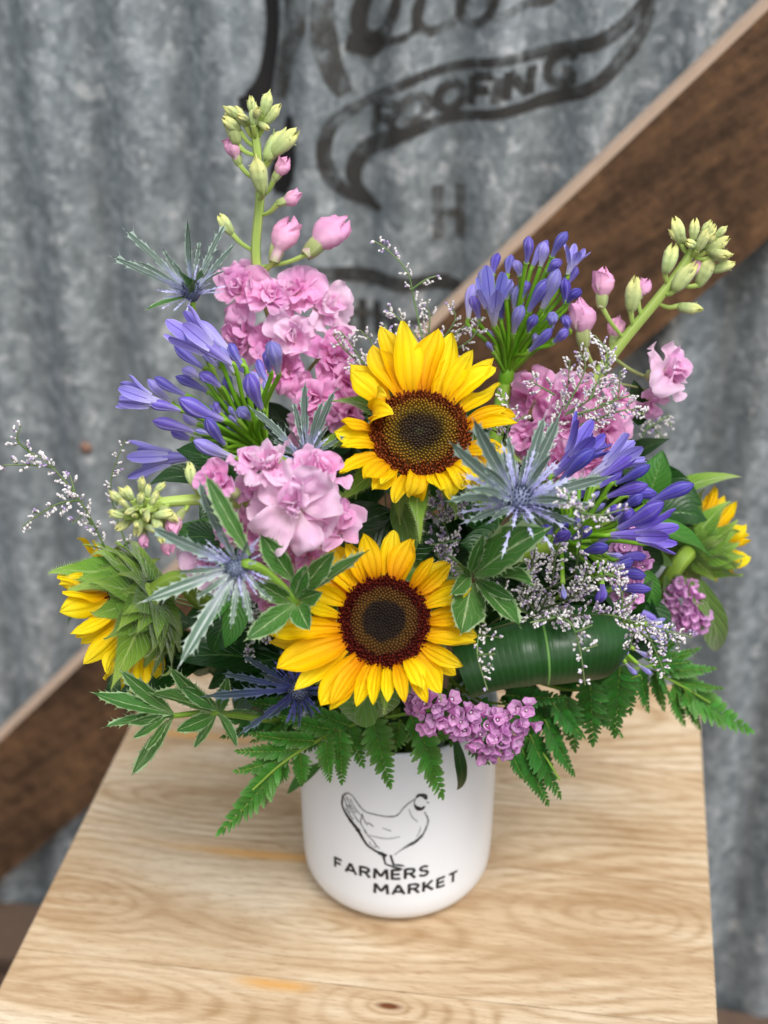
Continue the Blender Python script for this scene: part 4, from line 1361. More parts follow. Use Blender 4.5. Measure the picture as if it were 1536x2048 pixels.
# ------------------------------------------------------------------ caspia (misty limonium)
def caspia(label, strands, k, twig=26, density=1.0, lilac=.15, root_pts=None, base_to_vase=True, fs=1.0):
    """strands: lists of (px, py, Y) main twigs; side twigs and florets grow along them"""
    rnd = random.Random(k * 19 + 2)
    first = P(*strands[0][0])
    a = Vector((rnd.uniform(-.02, .02), rnd.uniform(-.02, .02), .016))
    root = thing('caspia', label, 'caspia', a if base_to_vase else first, 'caspia sprays')
    st = MB(); fl = MB()
    fl_unit = MB()
    def floret(p, d, s, lil):
        d = d.normalized(); x = d.orthogonal().normalized(); y = d.cross(x)
        b = rnd.uniform(0, 6.28)
        def ring(r_, z, n_=5): return [p + (x * math.cos(b + 6.283 * q / n_) + y * math.sin(b + 6.283 * q / n_)) * r_ * s + d * z * s for q in range(n_)]
        r0, r1, r2, r3 = ring(.14, 0), ring(.30, .45), ring(.42, 1.0), ring(.16, 1.45)
        fl.grid([r0, r1], None, 2, True)
        fl.grid([r1, r2, r3], None, 1 if lil else 0, True)
        fl.poly(r3, None, 1 if lil else 0)
    def run(q, thick, ends):
        n = len(q)
        st.tube(q, [thick * (1 - .5 * i / n) for i in range(n)], 4)
    def twigs(q, lvl, tw):
        """florets in one-sided rows on short side twigs"""
        L = sum((q[i + 1] - q[i]).length for i in range(len(q) - 1))
        stepn = max(2, int(L / (.0023 / density)))
        for i in range(stepn):
            t = (i + rnd.random()) / stepn
            j = min(int(t * (len(q) - 1)), len(q) - 2)
            p = q[j].lerp(q[j + 1], t * (len(q) - 1) - j)
            tan = (q[j + 1] - q[j]).normalized()
            out = (tan.cross(TOW) * rnd.choice([-1, 1]) + Vector((rnd.uniform(-.5, .5), rnd.uniform(-.6, .6), rnd.uniform(-.5, .5)))).normalized()
            d = (tan * rnd.uniform(.4, .9) + out).normalized()
            Lt = tw * (1 - .55 * t) * rnd.uniform(.5, 1.2)
            e1 = p + d * Lt * .5; e2 = p + (d + tan * .5).normalized() * Lt
            run([p, e1, e2], .00028, 1)
            m = max(3, int(Lt / .0008))
            up = (Vector((0, 0, 1)) * .8 + TOW * .4 + out * .3).normalized()
            for s in range(m):
                u = (s + .5) / m
                if u < .08: continue
                pp = (p.lerp(e1, u * 2) if u < .5 else e1.lerp(e2, u * 2 - 1))
                dd = (d * .9 + up * .7 * (1 if s % 2 else .4) + Vector((rnd.uniform(-.5, .5), rnd.uniform(-.5, .5), rnd.uniform(-.5, .5))))
                floret(pp, dd, .00145 * fs * rnd.uniform(.75, 1.25), rnd.random() < lilac)
    for s in strands:
        q = catmull([P(*p) for p in s], 5)
        run(q, .0006, 0)
        twigs(q, 0, twig * mpp(0))
    for s in strands[:1]:
        if base_to_vase:
            b = Vector((first.x * .12, first.y * .12, VH + .004))
            q = catmull([a, b, b.lerp(first, .6) + Vector((0, 0, .01)), first], 6)
            run(q, .0009, 0)
    link('stem', st.mesh('caspia_stems', M['caspia_stem']), None, root)
    o = link('florets', fl.mesh('caspia_florets', [M['caspia_white'], M['caspia_lilac'], M['caspia_calyx']], False), None, root)
    o['kind'] = 'stuff'
    return root

# ------------------------------------------------------------------ pink statice
def statice_mesh(seed):
    def f():
        rnd = random.Random(seed + 900)
        m = MB()
        rows = []
        for v, rr in ((0, .10), (.3, .17), (.6, .34), (.85, .50), (1.0, .58), (.96, .50), (.55, .22)):
            row = []
            for q in range(20):
                a = 6.283 * q / 20
                g = rr * (1 + (.06 * math.cos(5 * a) if v > .5 else 0)) * (1 + rnd.uniform(-.05, .05) * v)
                row.append((g * math.cos(a), v + (.07 * math.cos(5 * a) + rnd.uniform(-.03, .03)) * (v > .8), g * math.sin(a)))
            rows.append(row)
        m.grid(rows, None, 0, True)
        m.tube([(0, 0, 0), (0, .55, 0)], [.06, .10], 6, 1)
        return m.mesh('statice_floret', [M['statice'], M['caspia_white']])
    return cached(('sta', seed), f)

def statice(label, clusters, k, rp=13.0):
    rnd = random.Random(k * 7)
    c0 = P(*clusters[0][:3])
    b = Vector((c0.x * .2, c0.y * .2, VH + .004))
    root = thing('statice', label, 'statice', Vector((0, 0, .02)), 'pink statice clusters')
    m = MB()
    m.tube(catmull([Vector((0, 0, .02)), b, b.lerp(c0, .6) + Vector((0, 0, .01)), c0 - TOW * .008], 6), .0013, 6)
    link('stem', m.mesh('statice_stem', M['stem']), None, root)
    for cx, cyy, Y, rx, ry, n in clusters:
        s = mpp(Y)
        for i in range(n):
            t = math.sqrt((i + .5) / n); a = i * 2.39996
            C = P(cx + rx * t * math.cos(a) + rnd.uniform(-7, 7), cyy + ry * t * math.sin(a) + rnd.uniform(-7, 7), Y)
            C += TOW * (1 - t * t) * rx * s * .55 + TOW * rnd.uniform(-.4, .5) * rp * s
            N = (TOW * 1.1 + RIGHT * t * math.cos(a) * 1.2 - UP * t * math.sin(a) * 1.2 + Vector((rnd.uniform(-.8, .8), rnd.uniform(-.8, .8), rnd.uniform(-.8, .8)))).normalized()
            L = rp * s * 1.5 * rnd.uniform(.8, 1.25)
            link('floret', statice_mesh(i % 5), frame(C - N * L * .8, N, UP, L, sx=rp * s * rnd.uniform(1.2, 1.8), sz=rp * s * rnd.uniform(1.2, 1.8)), root)
    return root

# ------------------------------------------------------------------ leatherleaf fern
def leaflet_mesh(seed, mat):
    def f():
        rnd = random.Random(seed + 70)
        m = MB()
        nv = 14
        rows, uvs = [], []
        for i in range(nv + 1):
            v = i / nv
            w_ = float(np.interp(v, [0, .1, .3, .55, .8, .93, 1], [.08, .19, .24, .22, .15, .08, .0]))
            tooth = 1 + .28 * ((i % 2) - .5) * (1 if v < .95 else 0)
            z = .05 * math.sin(v * 2.5) - .12 * v * v
            row = []
            for j in range(5):
                u = j / 2 - 1
                wv = w_ * (tooth if abs(u) == 1 else 1)
                row.append((u * wv + .08 * v * v * (1 if seed % 2 else -1), v + (.03 if abs(u) == 1 and i % 2 else 0), z + .10 * abs(u) * wv * 2))
            rows.append(row); uvs.append([(j / 4, v) for j in range(5)])
        m.grid(rows, uvs)
        return m.mesh('fern_leaflet', mat)
    return cached(('lf', seed, mat.name), f)

def fern_pinna(root, a, b, wpx, Y, seed, mat, nrm=None):
    """one pinna: a thin midrib with toothed leaflets either side, shrinking to the tip"""
    rnd = random.Random(seed)
    d = b - a; L = d.length; dn = d.normalized()
    nrm = (nrm or (TOW * .75 + UP * .65)) + Vector((rnd.uniform(-.25, .25), rnd.uniform(-.25, .25), rnd.uniform(-.2, .2)))
    x = dn.cross(nrm).normalized(); z = x.cross(dn)
    sag = -z * L * .05 - Vector((0, 0, 1)) * L * .05
    def pt(t): return a + d * t + sag * (4 * t * (t - 1) * -.5 + t * t * .6)
    m = MB()
    m.tube([pt(i / 8) for i in range(9)], [.0006 * (1 - .7 * i / 8) for i in range(9)], 5)
    rib = link('pinna', m.mesh('fern_rib', M['stem']), None, root)
    W = wpx * mpp(Y) * .5
    n = max(5, int(L / (W * .40)))
    for i in range(n):
        t = (i + .3) / (n + .6)
        w_ = W * float(np.interp(t, [0, .12, .35, .7, 1], [.75, 1, .95, .6, .26]))
        for s in (-1, 1):
            tt = min(1, t + (.25 / n if s > 0 else 0))
            ang = R(58 - 24 * t + rnd.uniform(-6, 6))
            yd = dn * math.cos(ang) + x * s * math.sin(ang)
            zz = z + x * s * rnd.uniform(-.15, .3) + dn * rnd.uniform(-.1, .2)
            link('leaflet', leaflet_mesh(rnd.randrange(4), mat), frame(pt(tt), yd, zz, w_ * 1.18, sx=w_ * 1.12), rib)
    link('leaflet', leaflet_mesh(1, mat), frame(pt(.93), (pt(1) - pt(.9)), z, W * .55, sx=W * .5), rib)

def fern(label, rachis, pinnae, k, mat, Yd=-.08):
    """rachis: (px, py, Y); pinnae: (x0, y0, x1, y1, width px, Y0, Y1)"""
    root = thing('fern_frond', label, 'fern', P(*rachis[0]), 'leatherleaf fern fronds')
    q = catmull([P(*r_) for r_ in rachis], 6)
    m = MB(); m.tube(q, [.0011 - .0006 * i / len(q) for i in range(len(q))], 6)
    link('rachis', m.mesh('fern_rachis', M['stem']), None, root)
    for i, p in enumerate(pinnae):
        Y0 = p[5] if len(p) > 5 else Yd
        Y1 = p[6] if len(p) > 6 else Y0
        fern_pinna(root, P(p[0], p[1], Y0), P(p[2], p[3], Y1), p[4], Y0, k * 40 + i, mat)
    return root
# ------------------------------------------------------------------ the bouquet
# sunflowers
Yl = -.135
sunflower('lower open sunflower with very dark disc, front and centre just above the fern', P(768, 1243, Yl), D(.04, .26, .95), UP, 97 * mpp(Yl),
          tab({0: .85, 30: .95, 60: .78, 90: .88, 120: .9, 150: .95, 180: 1.3, 200: 1.7, 225: 1.4, 250: .95, 280: .78, 320: .9, 345: 1.05}), M['disc_b'], 11,
          elev=(6, 30), n=(19, 19), curly=lambda a, r: ('wavy' if r.random() < .35 else None) if (a > 340 or 20 < a < 170) else None, bract_len=1.15)
Yu = -.062
sunflower('upper open sunflower with olive-brown disc and long petals standing up at its top', P(840, 868, Yu), D(.04, .47, .88), UP, 99 * mpp(Yu),
          tab({0: .78, 25: .85, 50: 1.1, 75: 1.28, 100: 1.28, 125: 1.0, 150: .7, 180: .75, 210: .85, 240: .75, 270: .62, 300: .62, 330: .7}), M['disc_a'], 23,
          elev=(14, 34), n=(18, 18), curly=lambda a, r: ('curl' if r.random() < .5 else 'wavy') if 240 < a < 330 else (('inrolled' if 140 < a < 165 and r.random() < .7 else 'wavy' if r.random() < .5 else None) if 130 < a < 240 or a > 330 else None))
root, B = sunflower('half open sunflower at the left seen from behind, green bracts over yellow petals', P(272, 1206, -.075), D(-.82, -.44, -.26), UP, 96 * mpp(-.075),
          tab({0: 1.0, 180: 1.0}), M['disc_b'], 31, elev=(22, 58), n=(18, 16), bracts=48, bract_len=1.12, tight=R(12), spread=1.7, back=True,
          path=[Vector((.008, .0, .016)), Vector((-.025, -.012, VH + .003)), P(470, 1240, -.04), P(400, 1200, -.06)])
root, B = sunflower('blurred half open sunflower on the right edge with yellow petals behind green bracts', P(1388, 1092, .022), D(.50, .42, -.56), UP, 58 * mpp(.02),
          tab({0: 1.2}), M['disc_b'], 41, elev=(35, 60), n=(16, 14), bracts=42, bract_len=1.2, tight=R(14), spread=1.7, back=True,
          path=[Vector((-.01, .0, .016)), Vector((.028, .008, VH + .003)), P(1200, 1260, 0), P(1300, 1200, .005)])
SR = bpy.data.objects['sunflower.003']
for a, b, nn, sd in (((1345, 1130, .0), (1225, 1070, -.01), TOW, 1), ((1350, 1150, .0), (1463, 1258, .0), TOW + RIGHT, 2), ((1400, 1160, .0), (1452, 1335, .01), TOW, 3), ((1330, 1150, .0), (1350, 1250, .0), TOW, 4)):
    leaf(SR, P(*a), P(*b), nn, 'strap', sd, M['leaf_soft'], 'bract', 2.2)
leaf(SR, P(1310, 1000, .02), P(1490, 932, .03), UP + TOW, 'strap', 5, M['bract'], 'bract', 2.4)
S0 = bpy.data.objects['sunflower']
leaf(S0, P(742, 1385, -.12), P(690, 1448, -.118), TOW, 'broad', 1, M['leaf_soft'], 'leaf', 1.7)
leaf(S0, P(735, 1370, -.118), P(775, 1440, -.116), TOW, 'broad', 2, M['leaf_soft'], 'leaf', 1.9)
S1 = bpy.data.objects['sunflower.001']
leaf(S1, P(790, 995, -.055), P(828, 1112, -.075), TOW + RIGHT * .3, 'broad', 3, M['leaf_soft'], 'leaf', .9)
leaf(S1, P(880, 1140, -.05), P(905, 1215, -.10), TOW, 'broad', 4, M['leaf_soft'], 'leaf', .8)

# pink stocks
SB = lambda x: [Vector((x * .5, .01, .016)), Vector((x, .012, VH + .003))]
stock('tallest pink stock spike at upper left, green buds above its pink double flowers',
      SB(-.012) + [P(655, 1000, -.0), P(600, 800, .02), P(545, 640, .03), P(512, 520, .035), P(520, 380, .035), P(508, 245, .035)],
      [(484, 588, .03, 62, D(-.5, .3, .8)), (592, 590, .03, 58, D(.1, .5, .8), 'n'), (648, 622, .03, 62, D(.6, .2, .7), 'p'), (500, 672, .025, 62, D(-.6, -.1, .8), 'n'),
       (582, 672, .012, 52, D(.0, .0, 1), 'p'), (655, 715, .015, 64, D(.55, .05, .8), 'd'), (575, 742, .01, 60, D(-.4, 0, .9), 'd'), (690, 765, .01, 56, D(.7, 0, .7), 'd'),
       (625, 800, -.0, 62, D(0, -.1, 1), 'd'), (690, 820, .0, 48, D(.6, -.2, .8), 'd'), (615, 860, -.005, 44, D(-.2, -.3, .9), 'n'), (540, 600, .02, 45, D(.0, .3, .8), 'n'), (545, 700, .015, 45, D(-.2, .3, .8), 'd')],
      [(548, 520, .35, -1, 78, 'pink', .03), (615, 508, .75, -.75, 92, 'pink', .03), (548, 360, .5, -.7, 44, 'pink', .032), (555, 408, .8, -.3, 44, 'pink', .032),
       (525, 385, -.1, -1, 62, 'green', .022), (478, 328, -.3, -1, 48, 'pink', .034), (465, 468, -.5, -.7, 40, 'green', .036), (474, 288, -.35, -1, 54, 'green', .034), (534, 320, .55, -1, 62, 'green', .034), (545, 308, .8, -.7, 58, 'green', .034),
       (528, 245, .8, -.8, 40, 'green', .034), (506, 250, .2, -1, 36, 'green', .03), (492, 252, -.5, -.9, 36, 'green', .034), (480, 262, -.9, -.6, 36, 'green', .034), (515, 248, .4, -1, 34, 'green', .036)], D(0, 0, 1), 1, (505, 238, .034, 46, 26, 6))
stock('pink stock spike reaching left, with the largest pale pink bloom and a yellow-green bud cluster',
      SB(-.02) + [P(600, 1130, -.075), P(540, 1030, -.105), P(440, 1000, -.12), P(350, 1002, -.125), P(292, 1010, -.125)],
      [(592, 1012, -.134, 100, D(.0, .0, 1), 'p', 1.0, 0, [(283, -6, 1.05, .04), (222, 6, 1.0, .0), (150, 20, .95, .03), (62, 22, 1.0, .02), (10, 4, .92, -.04), (178, -14, .9, -.12), (325, -20, .85, -.14), (118, 56, .62, .06), (40, 62, .55, .1), (235, 52, .42, .1)]),
       (548, 945, -.126, 66, D(-.3, .7, .6), 'p'), (632, 958, -.124, 64, D(.4, .7, .6), 'n'), (650, 1035, -.122, 70, D(.75, .0, .6), 'n'), (602, 1085, -.122, 66, D(.2, -.7, .6), 'n'), (525, 1060, -.12, 58, D(-.5, -.5, .7), 'd'), (520, 985, -.118, 52, D(-.3, .5, .8), 'n'), (452, 975, -.128, 62, D(-.5, .35, .6), 'd', 1.0, .5), (498, 935, -.12, 48, D(.2, .8, .5), 'n'),
       (480, 1050, -.112, 62, D(-.3, -.3, .9), 'n'), (655, 1130, -.10, 60, D(.4, -.5, .8), 'd'), (590, 1120, -.11, 66, D(.0, -.4, .9), 'n'), (425, 1120, -.11, 66, D(-.6, -.2, .8), 'p'), (520, 1130, -.10, 62, D(-.2, -.4, .9), 'n'), (548, 1195, -.09, 42, D(-.2, -.5, .8), 'd')],
      [(388, 970, -.2, -.7, 44, 'green', -.125), (365, 1022, -.3, .5, 52, 'pink', -.128), (282, 985, .1, -.6, 34, 'green', -.125), (262, 1000, -.4, -.5, 34, 'green', -.125), (255, 1022, -.8, .2, 34, 'green', -.126), (262, 1040, -.7, .5, 36, 'green', -.128),
       (285, 1035, -.2, .7, 38, 'green', -.132), (308, 1030, .3, .7, 40, 'green', -.132), (322, 1015, .6, .5, 42, 'green', -.132), (300, 1008, .2, -.3, 30, 'green', -.135), (272, 1015, -.2, .1, 26, 'green', -.136), (290, 1060, -.1, .8, 34, 'pink', -.13), (320, 1050, .2, .9, 38, 'green', -.13), (330, 1062, .3, .9, 46, 'pink', -.126),
       (310, 985, .4, -.4, 28, 'green', -.125), (295, 1020, .0, .2, 24, 'green', -.138)], D(0, 0, 1), 2, (280, 1022, -.134, 66, 56, 13))
stock('pink stock spike leaning right above the blurred sunflower, pale green buds at its tip',
      SB(.016) + [P(1090, 950, -.0), P(1170, 790, .015), P(1240, 690, .02), P(1310, 605, .02), P(1360, 540, .02), P(1398, 480, .02)],
      [(1068, 800, .01, 62, D(-.4, .2, .8), 'd'), (1130, 850, .0, 66, D(0, .0, 1), 'n'), (1205, 862, .0, 66, D(.4, 0, .9), 'n'), (1065, 870, .0, 56, D(-.4, -.2, .9), 'd'), (1150, 790, .012, 52, D(.1, .4, .8), 'n'), (1120, 920, -.015, 52, D(-.2, -.3, .9), 'n'), (1225, 800, .01, 42, D(.5, .3, .7), 'n'),
       (1322, 745, .015, 66, D(.55, .1, .6), 'p', 1.0, .25), (1300, 800, .015, 40, D(.1, -.8, .5), 'n', .8), (1180, 910, -.005, 50, D(.2, -.5, .8), 'd')],
      [(1203, 612, .05, -1, 66, 'pink', .015), (1168, 690, -.1, -1, 84, 'pink', .012), (1225, 690, .3, -1, 52, 'pink', .022), (1262, 622, .15, -1, 60, 'green', .018), (1275, 600, .5, -1, 40, 'pink', .02), (1330, 545, .2, -1, 52, 'green', .018), (1350, 580, .5, -.8, 62, 'green', .016), (1372, 560, .6, -.8, 44, 'pink', .02),
       (1355, 612, .9, .2, 44, 'green', .022), (1398, 570, .5, -1, 56, 'green', .018), (1425, 542, .9, -.3, 40, 'green', .02), (1362, 485, -.4, -1, 46, 'green', .02), (1385, 480, .0, -1, 36, 'green', .018), (1402, 490, .5, -.8, 42, 'green', .02), (1412, 502, .9, -.5, 44, 'green', .02), (1395, 500, .3, -.6, 40, 'green', .014), (1420, 515, 1, .0, 40, 'green', .02)], D(0, 0, 1), 3, (1402, 488, .02, 60, 44, 6))

# agapanthus
agapanthus('large blue agapanthus head fanning out to the left above the left pink stock', P(533, 906, -.035),
           [(354, 645, 462, 728, 'open'), (385, 652, 480, 722), (343, 697, 411, 738), (240, 783, 345, 813, 'open'), (290, 765, 347, 808), (305, 762, 375, 792), (354, 747, 418, 786), (404, 740, 443, 775), (307, 836, 393, 865), (354, 811, 447, 840, 'bud', -.03),
            (340, 868, 386, 879), (404, 843, 451, 890, 'bud', -.03), (365, 836, 400, 850), (451, 693, 486, 732), (472, 722, 497, 750), (508, 722, 537, 770), (485, 754, 524, 818, 'bud', -.03), (443, 757, 468, 786), (551, 684, 556, 747, 'bud', -.03),
            (384, 892, 472, 916, 'bud', -.03), (264, 925, 400, 912, 'open'), (451, 822, 479, 845), (484, 815, 500, 840), (368, 732, 404, 757), (422, 811, 443, 829), (450, 858, 480, 878), (528, 700, 540, 745), (362, 668, 432, 716), (400, 700, 440, 735), (430, 700, 470, 748), (505, 740, 520, 780), (300, 800, 365, 822)],
           D(-.72, .5, .3), 51, 0, pale=.5, defY=-.035, spreadY=.022)
agapanthus('blue agapanthus head at the top right standing in front of the rusty brace', P(1013, 752, .015),
           [(937, 567, 937, 641), (988, 505, 986, 552), (1015, 509, 1015, 552), (962, 536, 962, 580), (1064, 473, 1052, 528), (1087, 477, 1064, 536), (1095, 485, 1080, 536), (1126, 460, 1103, 516), (1154, 493, 1134, 552, 'open'), (1035, 519, 1040, 555), (1115, 516, 1095, 544),
            (1123, 540, 1083, 618), (1091, 552, 1056, 626), (1064, 579, 1060, 618), (1134, 555, 1130, 610), (1154, 575, 1134, 606), (986, 560, 988, 650, 'open', -.03), (1035, 610, 1027, 669, 'bud', -.02), (1064, 630, 1056, 665, 'bud', -.02), (1107, 661, 1056, 704, 'bud', -.02), (1138, 662, 1105, 686), (1072, 665, 1068, 690),
            (1111, 630, 1100, 650), (1134, 630, 1136, 660), (970, 560, 975, 610), (1010, 560, 1012, 600), (950, 590, 958, 640), (1100, 580, 1084, 625), (1000, 590, 1003, 640), (1045, 560, 1042, 600), (1145, 530, 1128, 580), (1028, 570, 1030, 625)],
           D(.15, .9, .25), 52, 0, pale=.25, defY=.015, spreadY=.018)
agapanthus('deep blue agapanthus head on the right, beside the biggest sea holly', P(1122, 1085, -.085),
           [(1188, 853, 1108, 952, 'open'), (1199, 876, 1138, 950, 'open'), (1273, 886, 1169, 962, 'open'), (1281, 905, 1196, 957), (1303, 935, 1229, 968), (1292, 960, 1212, 995), (1311, 976, 1253, 993), (1382, 958, 1294, 1009), (1289, 995, 1242, 1014), (1223, 950, 1186, 975), (1190, 972, 1150, 1000),
            (1333, 1014, 1234, 1058, 'bud', -.02), (1352, 1061, 1218, 1070, 'open', -.02), (1325, 1080, 1290, 1086), (1185, 1061, 1141, 1078, 'bud', -.03), (1130, 1062, 1108, 1085, 'bud', -.03), (1212, 1086, 1164, 1106, 'bud', -.03), (1292, 1105, 1232, 1116), (1239, 1010, 1208, 1030), (1270, 1024, 1236, 1046), (1266, 1126, 1229, 1130), (1291, 1142, 1227, 1147), (1302, 1170, 1220, 1178),
            (1208, 1206, 1204, 1165), (1250, 940, 1195, 975), (1180, 890, 1120, 965), (1140, 1036, 1120, 1060), (1095, 1050, 1100, 1075)],
           D(.75, .3, .5), 53, 0, pale=.04, defY=-.085, spreadY=.018)
agapanthus('small blue agapanthus head mostly hidden at the lower right behind the white caspia', P(1200, 1260, -.05),
           [(1335, 1262, 1270, 1222), (1318, 1240, 1262, 1215), (1300, 1262, 1240, 1240)], D(.8, .2, .3), 54, 0, pale=.4, defY=-.05)

# sea hollies
sea_holly('biggest silvery blue sea holly right of the upper sunflower on a thick brown stem', P(1036, 1006, -.125), D(.05, .55, .8),
          [(927, 840, -.14), (883, 898, -.15), (1087, 829, -.11), (1122, 826, -.105), (1226, 953, -.12), (902, 996, -.15), (935, 1046, -.15), (1154, 1050, -.14), (1160, 960, -.10), (1000, 900, -.12, .06), (1048, 905, -.12, .06), (960, 930, -.15, .06), (1140, 1000, -.15), (980, 1040, -.15, .06), (1100, 900, -.13, .06), (1190, 1010, -.14, .06), (1015, 870, -.10, .06), (950, 975, -.16, .06)],
          61, 'holly', 'holly_needle', path=[Vector((.01, -.005, .016)), Vector((.022, -.03, VH + .003)), P(905, 1260, -.09), P(948, 1150, -.118), P(1020, 1040, -.125), P(1036, 1008, -.125)], cone=.0065, needles=70, nl=.021, stem_r=.0030,
          leaves=[((948, 1150, -.122), (1084, 1050, -.15), TOW + UP * .4, .17), ((950, 1155, -.122), (1068, 1155, -.15), UP + TOW * .5, .15), ((952, 1160, -.122), (1040, 1258, -.155), TOW + RIGHT * .5, .17), ((942, 1165, -.122), (925, 1275, -.15), TOW, .28),
                  ((945, 1150, -.122), (985, 1050, -.13), TOW + RIGHT, .12), ((938, 1150, -.122), (965, 1070, -.13), TOW, .1), ((940, 1155, -.122), (895, 1115, -.14), UP + TOW, .12), ((955, 1160, -.122), (1030, 1200, -.14), TOW, .12), ((940, 1150, -.122), (900, 1190, -.14), TOW, .2)])
sea_holly('silver-veined sea holly at the front left, its long bracts drooping over the side-on sunflower', P(478, 1132, -.158), D(-.35, -.25, .85),
          [(390, 964, -.15, .07, 'holly'), (298, 1056, -.165, .075, 'holly'), (281, 1204, -.18), (357, 1332, -.19, .08), (470, 1258, -.18, .06), (352, 1142, -.175, .06), (545, 1202, -.18, .05), (440, 1235, -.185, .05), (425, 1040, -.15, .05), (510, 1250, -.175, .06), (380, 1205, -.19, .05), (445, 1060, -.17, .04), (500, 1075, -.17, .04, 'holly')],
          62, 'holly_silver', 'holly_needle', path=[Vector((-.005, -.01, .016)), Vector((-.02, -.035, VH + .003)), P(640, 1270, -.125), P(590, 1203, -.142), P(530, 1145, -.155), P(497, 1128, -.162), P(486, 1128, -.160)], cone=.005, needles=46, nl=.014, stem_mat='stem', stem_r=.0026,
          leaves=[((585, 1160, -.145), (520, 1065, -.15), TOW, .17), ((592, 1195, -.145), (664, 1092, -.15), TOW + RIGHT * .4, .14), ((590, 1208, -.145), (490, 1280, -.17), TOW, .16), ((595, 1210, -.145), (618, 1260, -.165), TOW, .26), ((598, 1200, -.145), (742, 1103, -.15), TOW + UP, .09), ((585, 1205, -.145), (500, 1160, -.16), TOW, .14), ((600, 1200, -.145), (640, 1185, -.155), TOW, .25), ((590, 1195, -.145), (612, 1130, -.15), TOW, .2),
                  ((500, 1110, -.165), (407, 948, -.155), TOW, .09)])
sea_holly('small sea holly peeping out between the blue agapanthus and the upper sunflower', P(612, 925, -.075), D(-.05, .8, .5),
          [(497, 811, -.07), (612, 763, -.06), (672, 780, -.06), (542, 880, -.08), (520, 850, -.07), (585, 800, -.06, .06), (640, 800, -.07, .06), (660, 850, -.08, .06), (570, 850, -.09, .06), (600, 840, -.09, .05), (555, 905, -.1, .06), (690, 870, -.07, .06)], 63, 'holly', 'holly_needle', cone=.005, needles=40, nl=.014)
sea_holly('dark-tipped sea holly at the upper left beside the tallest pink stock', P(385, 590, .0), D(-.15, .8, .5),
          [(247, 461, .01, .06), (222, 515, .0, .06), (375, 436, .01, .07), (450, 443, .02, .04), (475, 486, .01, .06), (290, 620, -.01, .10, 'holly_leaf'), (408, 548, -.02, .26, 'holly_leaf'), (268, 522, -.01, .05), (345, 520, -.01, .05), (430, 500, .01, .05), (400, 480, .02, .04), (360, 548, -.02, .22, 'holly_leaf'), (450, 540, -.01, .06), (320, 500, .01, .05)],
          64, 'holly', 'holly_needle', cone=.005, needles=40, nl=.014, path=[Vector((.0, .01, .016)), Vector((-.02, .005, VH + .003)), P(560, 1000, -.01), P(450, 800, .0), P(393, 650, .0), P(385, 600, .0)], stem_mat='stem', stem_r=.0018)
sea_holly('deep blue sea holly in the shade below the left petals of the lower sunflower', P(596, 1378, -.10), D(.1, -.1, .9),
          [(402, 1392, -.12, .05), (476, 1468, -.13, .05), (484, 1308, -.11, .05), (600, 1456, -.12, .05), (655, 1395, -.11, .06), (560, 1300, -.10, .05), (540, 1440, -.13, .05), (520, 1345, -.12, .05), (630, 1440, -.12, .05), (640, 1330, -.11, .05), (440, 1345, -.11, .05)], 65, 'holly_blue', 'holly_needle_blue', cone=.006, needles=46, nl=.014)
r5 = thing('sea_holly_sprig', 'leafy green sea holly sprig without a flower, low on the left over the stool', 'sea holly', Vector((-.01, 0, .016)))
stem_obj(r5, [Vector((-.01, -.005, .016)), Vector((-.038, -.02, VH + .003)), P(560, 1440, -.08), P(430, 1425, -.105), P(345, 1432, -.115)], .0022, .0014, M['stem'])
for a, b, nn, wd_ in (((350, 1430, -.115), (180, 1400, -.13), TOW + UP, .10), ((350, 1434, -.115), (205, 1455, -.13), UP + TOW, .08), ((345, 1435, -.115), (262, 1552, -.135), TOW, .10), ((345, 1425, -.115), (238, 1345, -.12), TOW, .10), ((335, 1430, -.116), (262, 1478, -.14), TOW, .08),
                      ((430, 1425, -.105), (338, 1332, -.11), TOW, .10), ((432, 1430, -.105), (388, 1498, -.12), TOW, .10), ((435, 1425, -.105), (475, 1495, -.12), TOW + RIGHT, .13), ((430, 1425, -.106), (300, 1385, -.12), UP + TOW, .14), ((440, 1420, -.105), (360, 1370, -.11), TOW, .14), ((430, 1430, -.105), (350, 1462, -.13), TOW, .13),
                      ((440, 1425, -.105), (455, 1350, -.11), TOW, .12), ((440, 1428, -.105), (520, 1430, -.11), UP, .12), ((325, 1432, -.117), (255, 1445, -.14), TOW, .08), ((335, 1440, -.117), (290, 1510, -.14), TOW, .07)):
    d = P(*b) - P(*a)
    link('leaf', holly_mesh(random.randrange(6), wd_, M['holly_leaf'], 11, .08, 1), frame(P(*a), d, nn, d.length), r5)

# caspia sprays
caspia('blurred white caspia spray reaching farthest out to the left edge', [[(250, 1180, -.06), (205, 1085, -.06), (160, 1000, -.06), (95, 925, -.055), (60, 905, -.055)], [(160, 1000, -.06), (110, 1010, -.06), (45, 1052, -.06)], [(110, 935, -.055), (60, 930, -.055), (8, 930, -.055)], [(60, 905, -.055), (35, 880, -.055), (42, 852, -.055)], [(150, 985, -.06), (140, 950, -.055)], [(185, 1050, -.06), (168, 1030, -.06), (145, 1048, -.06)]], 71, twig=22, density=.8, fs=1.15)
caspia('short blurred caspia twig standing beside the green stock buds on the left', [[(290, 1180, -.05), (235, 1040, -.04), (222, 960, -.04), (250, 880, -.04)], [(235, 1010, -.04), (222, 990, -.04)]], 72, twig=20, density=.6)
caspia('thin white caspia twig rising between the tallest stock and the top right agapanthus', [[(850, 700, .0), (830, 610, .01), (815, 545, .01), (775, 500, .01), (748, 482, .01)], [(822, 580, .01), (850, 560, .01), (872, 552, .01)]], 73, twig=18, density=.6)
